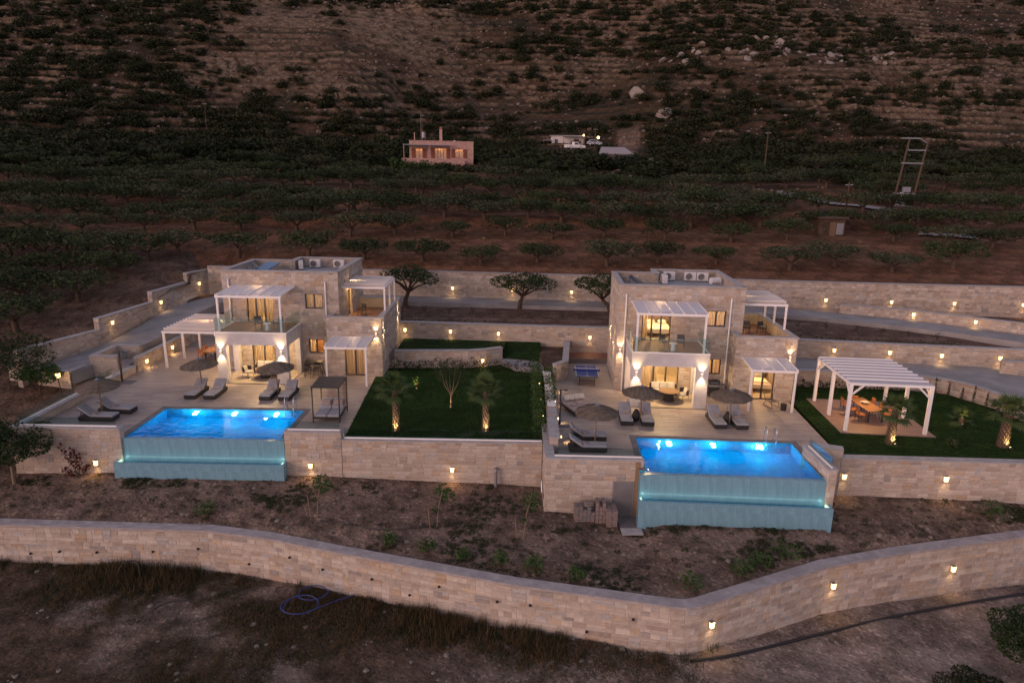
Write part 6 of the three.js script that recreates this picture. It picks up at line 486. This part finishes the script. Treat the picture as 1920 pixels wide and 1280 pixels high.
{ const r = RNG(650), inside = (x, z, P) => { let c = false; for (let i = 0, j = P.length - 1; i < P.length; j = i++) if ((P[i][1] > z) !== (P[j][1] > z) && x < (P[j][0] - P[i][0]) * (z - P[i][1]) / (P[j][1] - P[i][1]) + P[i][0]) c = !c; return c; };
  const LP = [[-9.02, -34.65], [1.72, -34.65], [2.1, -49.0], [-0.6, -49.2], [-3.2, -48.4], [-9.0, -48.0], [-9.0, -46.0], [-9.55, -46.0]], RP = [[17.55, -33.3], [33, -32.9], [33, -37.8], [31.0, -38.5], [30.7, -41.5], [29.5, -44.2], [27.3, -44.9], [18.5, -45.4], [18.1, -40]], A = [], Bq = []; for (let k = 0; k < 26000; k++) { const R = r() < 0.5, x = R ? 17.5 + 15.5 * r() : -9.6 + 11.8 * r(), z = R ? -45.4 + 12.6 * r() : -49 + 14.5 * r(); if (!inside(x, z, R ? RP : LP)) continue; if (R) { const [u, w] = PF.loc([x, z]); if (u > -0.4 && u < 4.9 && w > -5.8 && w < 0.4) continue; } (fbm(x * 0.8, z * 0.8, 3) + 0.3 * r() > 0.68 ? A : Bq).push([x, 0.01, z, 0.7 + 0.6 * r(), 0.6 + 0.8 * r()]); }
  instanced('lawn_grass', tuft(651, 9, 0.07, 0.009, 0.11), leafM(0.05, 0.10, 0.024, 0.15), A, 'lighter green grass blades on the lawns'); instanced('lawn_grass', tuft(652, 9, 0.06, 0.009, 0.11), leafM(0.028, 0.066, 0.014, 0.15), Bq, 'dark green grass blades on the lawns'); }
// ---------------------------------------------------------------- hillside
const pebble = globalThis.pebble;
const domes = [0, 1, 2, 3, 4].map(v => { const r = RNG(700 + v), b = new B(); for (let k = 0; k < 7; k++) leaves(b, [(r() - 0.5) * 1.1, 0.35 + 0.3 * r(), (r() - 0.5) * 1.1], [0.45 + 0.2 * r(), 0.35 + 0.15 * r(), 0.45 + 0.2 * r()], 62, 0.2, r, 0.6); return b.geo(); });
{ const r = RNG(710), all = []; for (let k = 0; k < 140000 && all.length < 9500; k++) { const d = 118 + 215 * Math.pow(r(), 0.8), x = (r() - 0.5) * 2 * (d * 0.8 + 12), z = -d; const n = fbm(x * 0.013 + 12, z * 0.05, 3), n2 = fbm(x * 0.05, z * 0.26 + 5, 3), left = sm(-30, -120, x) * 0.22, up = sm(255, 300, d) * 0.1 * (x < 0 ? 1 : 0.6), band = d < 175 ? 0.1 : 0; let p = sm(0.47, 0.54, n * 0.75 + n2 * 0.25 + left * 0.8 + up + band * 1.2) * 0.9 + 0.06; const scar = sm(48, 22, Math.abs(x + 66)) * sm(205, 225, d) * sm(300, 278, d); p *= 1 - 0.82 * scar; if (Math.abs(x - trackX(d)) < 5 && d > 146 && d < 206) continue; if (Math.abs(x + 15) < 10 && d > 124 && d < 146) continue; if (x > 4 && x < 34 && d > 138 && d < 204 && !(x < 16 && d < 172) && r() > 0.06) continue; if (r() > p) continue; const s = 0.7 + 2.9 * Math.pow(r(), 2.4) + (left > 0.1 || d < 175 ? 0.5 * r() : 0); all.push([x, Hhill(x, z) - 0.1 * s, z, s, s * (0.6 + 0.35 * r()), s / d]); }
  all.sort((a, b) => b[5] - a[5]); all.slice(0, 240).forEach((a, k) => { const m = mesh(scene, 'hillside_bush', domes[k % 5], k % 3 ? L.maquis : L.bush); m.position.set(a[0], a[1], a[2]); m.rotation.y = k * 2.4; m.scale.set(a[3] * 1.25, a[4], a[3]); tag(m, a[2] > -160 ? 'large dark bush on the slope just above the olive grove' : 'large dark bush higher up the rocky hillside', 'bush', a[2] > -160 ? 'large bushes just above the grove' : 'large bushes on the upper hillside'); });
  const rest = all.slice(240); [0, 1, 2].forEach(v => instanced('scrub', domes[v], [L.maquis, L.bushB, L.bush][v], rest.filter((_, k) => k % 3 === v), 'dark scrub covering the hillside'));
  const sm2 = [], st = []; for (let k = 0; k < 60000 && sm2.length < 9000; k++) { const d = 70 + 260 * Math.pow(r(), 0.75), x = (r() - 0.5) * 2 * (d * 0.8 + 10), z = -d, n = fbm(x * 0.06 + 2, z * 0.16, 3); if (r() > sm(0.4, 0.62, n) * (d < 120 ? 0.25 : 0.9)) continue; if (Math.abs(x - trackX(d)) < 3.5 && d > 146 && d < 206) continue; sm2.push([x, Hhill(x, z), z, 0.25 + 0.55 * Math.pow(r(), 2)]); } instanced('low_scrub', clump(720, 46, 0.8, 0.7, 0.34), L.bushB, sm2.filter((_, k) => k % 2), 'low thorny scrub on the hillside'); instanced('dry_scrub', clump(721, 40, 0.9, 0.5, 0.34), L.straw, sm2.filter((_, k) => !(k % 2)), 'dry straw-coloured grass on the hillside');
  for (let k = 0; k < 160000 && st.length < 9000; k++) { const d = 66 + 250 * Math.pow(r(), 0.7), x = (r() - 0.5) * 2 * (d * 0.8 + 10), z = -d, h = Hhill(x, z), slope = Math.abs(Hhill(x, z + 0.8) - h), n = fbm(x * 0.07 + 90, z * 0.1, 3); if (r() > sm(0.3, 0.95, slope) * 0.85 + sm(0.6, 0.72, n) * 0.3 + 0.006) continue; st.push([x, h + 0.05, z, 0.1 + 0.5 * Math.pow(r(), 4) * sm(60, 170, d) + 0.12 * r()]); } instanced('scattered_stones', pebble, M.rockDull, st, 'pale stones scattered over the hillside'); }
{ const r = RNG(730), put = (x, z, s, l, g, sy = 0.7) => { const m = mesh(scene, 'boulder', pebble, M.rock); m.position.set(x, Hhill(x, z) + s * 0.15, z); m.rotation.set(r(), r() * 6, r()); m.scale.set(s, s * sy, s); tag(m, l, 'boulder', g); }; put(38.2, -228, 2.6, 'tall pale boulder beside the track high on the hillside', undefined, 1.2); put(44, -212.5, 2.3, 'lone pale boulder at the edge of the bushes right of the track', undefined, 1.1); put(27.5, -140, 1.6, 'pale boulder beside the lower dirt track'); for (const [cx, cz, n, sp] of [[56, -246, 16, 8], [70, -253, 15, 10], [84, -247, 18, 10], [102, -241, 16, 11], [95, -252, 14, 14], [118, -246, 12, 14]]) for (let k = 0; k < n; k++) put(cx + (r() - 0.5) * 2 * sp, cz + (r() - 0.5) * sp, 0.4 + 1.2 * Math.pow(r(), 2.5), 'pale rock in the rocky outcrop on the right hillside', 'outcrop rocks', 0.5); }
// ---------------------------------------------------------------- far buildings and vehicles
{ const t = thing('pink_house', 'pink single-storey house with lit windows above the olive grove', 'house', [-14.6, 15.9, -140], 0.12); const W = 6.3, D = 7; const w = new B(); panel(w, [-W, 0], [W, 0], -2.5, 3.6, 0.3, [[1.2, 2.6, 0, 2.2], [5.0, 7.3, 0, 2.3], [9.0, 10.6, 0.5, 2.2]]); panel(w, [W, -0.3], [W, -D], -2.5, 3.6, 0.3, [[3.6, 4.6, 1.2, 2.4]]); panel(w, [-W, -D], [-W, -0.3], -2.5, 3.6, 0.3); panel(w, [W - 0.3, -D], [-W + 0.3, -D], -2.5, 3.6, 0.3); mesh(t, 'wall', w, M.pink); mesh(t, 'roof', bx(-W + 0.3, W - 0.3, 3.1, 3.3, -D + 0.3, -0.3), M.roofing); mesh(t, 'floor', bx(-W + 0.3, W - 0.3, -0.2, 0, -D + 0.3, -0.3), M.inner); mesh(t, 'parapet', bx(-W - 0.08, W + 0.08, 3.6, 3.72, -D - 0.05, 0.08), M.pink);
  for (const s of [-1, 1]) for (let k = 0; k < 8; k++) mesh(t, 'quoin', bx(s * W - (s > 0 ? 0.35 + 0.25 * (k % 2) : 0), s * W + (s < 0 ? 0.35 + 0.25 * (k % 2) : 0), k * 0.44, k * 0.44 + 0.4, 0.005, 0.05), M.quoin); for (const [a, b, y0, y1, n] of [[-5.1, -3.7, 0, 2.2, 2], [-1.3, 1.0, 0, 2.3, 4], [2.7, 4.3, 0.5, 2.2, 2]]) { const g = glazing(t, 'window', a, b, y0, y1, -0.1, n); g.material = M.shutter; for (const s of [-1, 1]) mesh(t, 'shutter', bx(s < 0 ? a - 0.75 : b + 0.05, s < 0 ? a - 0.05 : b + 0.75, y0, y1, 0.02, 0.07), M.shutter); point(t, (a + b) / 2, 2.8, -1.0, 75, rgb(1, 0.58, 0.24), 6); mesh(t, 'ceiling_lamp', new B().add(new THREE.SphereGeometry(0.1, 10, 8), new THREE.Matrix4().makeTranslation((a + b) / 2, 2.8, -1.0)), E.bulb); mesh(t, 'curtain', bx(a + 0.1, b - 0.1, y0 + 0.05, y1 - 0.05, -0.42, -0.38), M.curtain); }
  mesh(t, 'awning', bx(-W - 1.2, 2.0, 2.75, 2.9, 0.06, 2.6), M.metalGrey); for (const x of [-W - 1.0, -2.4, 1.8]) mesh(t, 'awning_post', bx(x - 0.06, x + 0.06, -1.5, 2.75, 2.4, 2.52), M.pink); mesh(t, 'terrace_wall', new B().box(-W - 1.4, W - 1.8, -3, 0.3, 2.9, 3.15).box(-W - 1.4, -W - 1.15, -3, 0.3, 0.3, 2.9), M.pink); mesh(t, 'terrace', bx(-W - 1.15, W - 1.8, -3, -0.05, 0.06, 2.9), M.concrete); mesh(t, 'chimney', new B().box(-0.35, 0.2, 3.3, 6.0, -3, -2.45), M.pink); mesh(t, 'chimney_cap', bx(-0.3, 0.15, 6.0, 6.5, -2.95, -2.5), M.terracotta); mesh(t, 'vent_pipe', bx(-5.4, -5.2, 3.3, 5.3, -2, -1.8), M.pink); const dish = mesh(t, 'satellite_dish', new B().add(new THREE.SphereGeometry(0.6, 14, 6, 0, 6.283, 0, 0.8), new THREE.Matrix4().makeTranslation(2.6, 3.6, -1).multiply(new THREE.Matrix4().makeRotationX(1.9))), M.acWhite); mesh(t, 'antenna', new B().cyl([-4, 3.3, -3], [-4, 9, -3], 0.04, 0.03, 6), M.metalGrey);
  const tk = mesh(scene, 'roof_tank', new B().cyl([0, 0, 0], [0, 1.1, 0], 0.4, 0.4, 14).bar([-0.3, -0.6, 0], [-0.3, 0, 0], 0.05, 0.05).bar([0.3, -0.6, 0], [0.3, 0, 0], 0.05, 0.05), M.metalGrey); tk.position.set(-18.3, 20.2, -141.6); tag(tk, 'grey water tank on the pink house roof', 'tank');
  const r = RNG(740); [-22, -19.5, -17, -14.6, -12, -9.5, -7.4].forEach((x, k) => { const z = -133.5 - r(), b = oliveBuilds[k % 4]; const o = mesh(scene, 'garden_bush', domes[k % 5], k === 6 ? L.red : L.green); o.position.set(x, Hhill(x, z) - 0.3, z); o.scale.set(2.0, 1.5 + 0.6 * r(), 2.0); tag(o, k === 6 ? 'dark red bush at the right foot of the pink house' : `${['first', 'second', 'third', 'fourth', 'fifth', 'sixth'][k]} green bush from the left below the pink house terrace`, 'bush'); }); }
{ const t = thing('white_hut', 'white flat-roofed hut with a fenced veranda on the hillside', 'hut', [14.2, 20.7, -196], 0.02), w = new B(); panel(w, [-4.2, 0], [4.6, 0], -1, 2.9, 0.2, [[0.8, 1.7, 0.9, 2.0], [6.2, 7.2, 0, 2.2]]); panel(w, [4.6, -0.2], [4.6, -4], -1, 2.9, 0.2); panel(w, [-4.2, -4], [-4.2, -0.2], -1, 2.9, 0.2); panel(w, [4.4, -4], [-4, -4], -1, 2.9, 0.2); mesh(t, 'wall', w, M.plaster); mesh(t, 'roof', new B().box(-4.7, 5.0, 2.9, 3.05, -4.2, 0.3), M.cap); mesh(t, 'veranda_roof', new B().bar([-1.2, 2.75, 1.2], [4.8, 2.75, 1.2], 2.2, 0.1), M.roofing); mesh(t, 'window', bx(-3.4, -2.5, 0.9, 2.0, -0.15, -0.1), M.frame); mesh(t, 'door', bx(2.0, 3.0, 0, 2.2, -0.15, -0.1), M.shutter); for (const x of [-1.1, 2.2, 4.6]) mesh(t, 'post', bx(x - 0.07, x + 0.07, -1, 2.7, 2.1, 2.24), M.teak); for (let k = 0; k < 26; k++) mesh(t, 'fence_board', bx(-5.6 + k * 0.38, -5.28 + k * 0.38, -1, 0.65, 2.25, 2.3), M.teak); mesh(t, 'side_shed', new B().box(-6.6, -4.25, 1.6, 1.75, -3, 1).box(-6.5, -6.35, -1, 1.6, 0.8, 0.95), M.roofing); mesh(t, 'lamp', new B().add(new THREE.SphereGeometry(0.22, 10, 8), new THREE.Matrix4().makeTranslation(4.5, 3.2, 0.5)), E.bulb); point(t, 4.5, 3.2, 0.5, 6, WARM2, 8); }
function car(label, [x, y, z], ry, m, o = {}) { const t = thing(o.pick ? 'pickup_truck' : 'parked_car', label, o.pick ? 'pickup' : 'car', [x, y, z], ry), b = new B(), pr = (pts, w, bb) => { const sh = new THREE.Shape(pts.map(p => new THREE.Vector2(...p))); bb.add(new THREE.ExtrudeGeometry(sh, { depth: w, bevelEnabled: true, bevelSize: 0.06, bevelThickness: 0.06, bevelSegments: 2 }), new THREE.Matrix4().makeTranslation(0, 0, -w / 2)); }; const Lh = o.pick ? 2.5 : 2.1; pr(o.pick ? [[-Lh, 0.35], [Lh, 0.35], [Lh, 0.8], [1.5, 0.95], [0.9, 1.0], [-0.6, 1.0], [-Lh, 1.0]] : [[-Lh, 0.32], [Lh, 0.32], [Lh, 0.7], [1.3, 0.92], [-1.9, 0.98], [-Lh, 0.85]], 1.6, b); mesh(t, 'body', b, m); const c = new B(); pr(o.pick ? [[-0.5, 1.0], [1.0, 1.0], [0.6, 1.62], [-0.4, 1.66]] : [[-1.7, 0.96], [1.2, 0.92], [0.55, 1.42], [-1.25, 1.46]], 1.4, c); const cb = mesh(t, 'cabin', c, m); const wd = new B(); for (const s of [-1, 1]) { const q = o.pick ? [[-0.3, 1.08], [0.75, 1.08], [0.5, 1.52], [-0.25, 1.54]] : [[-1.4, 1.02], [0.9, 1.0], [0.45, 1.34], [-1.1, 1.37]]; const P = q.map(p => [p[0], p[1], s * 0.775]); s > 0 ? wd.quad(...P) : wd.quad(...P.reverse()); } mesh(cb, 'window', wd, M.black); for (const wx of [-1.3, 1.3]) for (const s of [-1, 1]) { const wl = mesh(t, 'wheel', new B().cyl([wx, 0.32, s * 0.68], [wx, 0.32, s * 0.88], 0.33, 0.33, 16), M.black); mesh(wl, 'rim', new B().cyl([wx, 0.32, s * 0.885], [wx, 0.32, s * 0.9], 0.19, 0.19, 12), M.steel); } for (const s of [-1, 1]) mesh(t, 'headlight', bx(Lh + 0.03, Lh + 0.07, 0.6, 0.72, s * 0.65 - 0.15, s * 0.65 + 0.15), M.cushionW); return t; }
car('silver hatchback parked right of the white hut', [21.8, Hhill(21.8, -197) + 0.1, -197], 0.1, mat(0.36, 0.38, 0.42, 0.35, { metalness: 0.5 })); car('white pickup parked below the white hut', [14.9, Hhill(14.9, -178) + 0.6, -178], 0.25, mat(0.66, 0.65, 0.65, 0.4), { pick: true }); car('dark car under the pale canopy by the dirt track', [22.9, Hhill(22.9, -143) + 0.4, -143], 0.1, mat(0.03, 0.035, 0.05, 0.3)); car('dark car parked among the trees on the left slope', [-86.5, Hhill(-86.5, -184) + 0.4, -184], 0.3, mat(0.07, 0.075, 0.08, 0.35));
{ const y = Hhill(20.5, -146), t = thing('pale_canopy', 'pale tarpaulin canopy beside the dirt track below the hut', 'canopy', [20.6, y, -147], 0.05); mesh(t, 'sheet', new B().quad([-3.6, 1.9, 2.2], [3.7, 1.9, 2.2], [2.6, 3.4, -2.6], [-2.4, 3.4, -2.6]), new THREE.MeshStandardMaterial({ color: rgb(0.27, 0.24, 0.25), roughness: 0.9, side: THREE.DoubleSide })); for (const [x, z, h] of [[-3.4, 2.1, 1.9], [3.5, 2.1, 1.9], [-2.3, -2.5, 3.4], [2.5, -2.5, 3.4]]) mesh(t, 'post', bx(x - 0.06, x + 0.06, -1, h, z - 0.06, z + 0.06), M.metalGrey); }
function pole(label, x, z, h, o = {}) { const t = thing('utility_pole', label, 'pole', [x, (o.y ?? Hhill(x, z)), z], 0); mesh(t, 'shaft', new B().cyl([0, -0.5, 0], [o.lean || 0, h, 0], 0.13, 0.09, 8), M.bark); mesh(t, 'crossarm', bx(-0.5 + (o.lean || 0), 0.5 + (o.lean || 0), h - 0.4, h - 0.3, -0.05, 0.05), M.metalGrey); return t; }
pole('wooden utility pole on the left hillside', -84.4, -194.5, 8.2); pole('wooden utility pole in the middle of the right grove', 43.9, -124, 7.6); pole('thin pole behind the pink house', -24.7, -189.5, 8); pole('thin pole behind the small shed on the right', 42.6, -89.3, 3.8);
{ const t = pole('pole with a lit lamp beside the white hut', 18.8, -168, 7.2); mesh(t, 'lamp_arm', new B().bar([0, 4.9, 0], [0.6, 5.1, 0.2], 0.06, 0.06), M.metalGrey); mesh(t, 'lamp', new B().add(new THREE.SphereGeometry(0.28, 12, 8), new THREE.Matrix4().makeTranslation(0.7, 5.0, 0.2)), E.street); point(t, 0.7, 5.0, 0.2, 40, rgb(1, 0.62, 0.22), 12); }
{ const y = Hhill(50.4, -90.5), t = thing('transformer_pole', 'tall twin-pole power transformer frame in the right grove', 'power pole', [50.4, y - 0.3, -90.5], 0.1); const LA = [[-1.6, 0], [-0.3, 9.6]], RA = [[1.3, 0], [2.2, 9.2]]; mesh(t, 'shaft', new B().cyl([-1.5, -0.5, 0], [-0.35, 9.4, 0], 0.17, 0.12, 10), M.bark); mesh(t, 'shaft', new B().cyl([1.1, -0.5, 0], [2.2, 9.2, 0], 0.17, 0.12, 10), M.bark); for (const [y0, a, b] of [[9.35, -1.4, 1.1], [7.9, -0.4, 2.0], [6.3, -1.0, 1.9], [2.5, -1.5, 1.6], [0.9, -1.4, 1.3]]) mesh(t, 'crossarm', bx(a, b, y0, y0 + 0.14, -0.15, 0.15), M.metalGrey); mesh(t, 'brace', new B().bar([1.0, 9.4, 0], [2.1, 8.9, 0], 0.08, 0.08).bar([-0.4, 8.0, 0], [-0.3, 9.3, 0], 0.08, 0.08), M.metalGrey); mesh(t, 'transformer', new B().round(-0.35, 1.5, 0.1, 0.95, 1.0, 0.7, 0.05), M.acWhite); for (const x of [-0.55, -0.35, -0.15]) mesh(t, 'insulator', new B().cyl([x, 2.0, 0.1], [x, 2.7, 0.1], 0.05, 0.04, 8), M.whiteLine); mesh(t, 'switch_box', new B().round(0.25, 3.05, 0, 1.0, 0.7, 0.4, 0.04), M.metalGrey); }
{ const x = 35.6, z = -77.2, t = thing('small_shed', 'small flat-roofed shed half hidden behind an olive tree on the right', 'shed', [x, Hhill(x, z) - 0.1, z], 0.05); mesh(t, 'wall', bx(-1.5, 1.4, -0.6, 2.0, -2.2, 0), M.soilBare); mesh(t, 'roof', bx(-1.7, 1.6, 2.0, 2.18, -2.4, 0.35), M.bark); mesh(t, 'door', bx(-0.3, 0.35, 0, 1.6, 0.01, 0.04), M.headboard); mesh(t, 'window', bx(0.45, 1.25, 0.25, 1.5, 0.01, 0.04), M.metalGrey); }
{ const st = (pts, half, label) => { const c = new THREE.CatmullRomCurve3(pts.map(p => V3(p[0], 0, p[1]))).getPoints(24).map(v => [v.x, v.z]), Lp = offset(c, half), Rp = offset(c, -half), b = new B(), q = (p) => [p[0], Hhill(p[0], p[1]) + 0.25, p[1]]; for (let k = 0; k + 1 < c.length; k++) b.quad(q(Rp[k]), q(Rp[k + 1]), q(Lp[k + 1]), q(Lp[k])); return struct('grove_road', b, M.concrete, 'structure', label); }; st([[39, -104], [43.5, -101.5], [47, -95], [49, -90]], 1.3, 'short stretch of pale road in the right grove'); st([[46.6, -79.4], [48.5, -78.2], [51.4, -76.4]], 1.0, 'short stretch of pale road below the transformer pole'); }
renderer.setSize(1024, 682);
renderer.render(scene, camera);
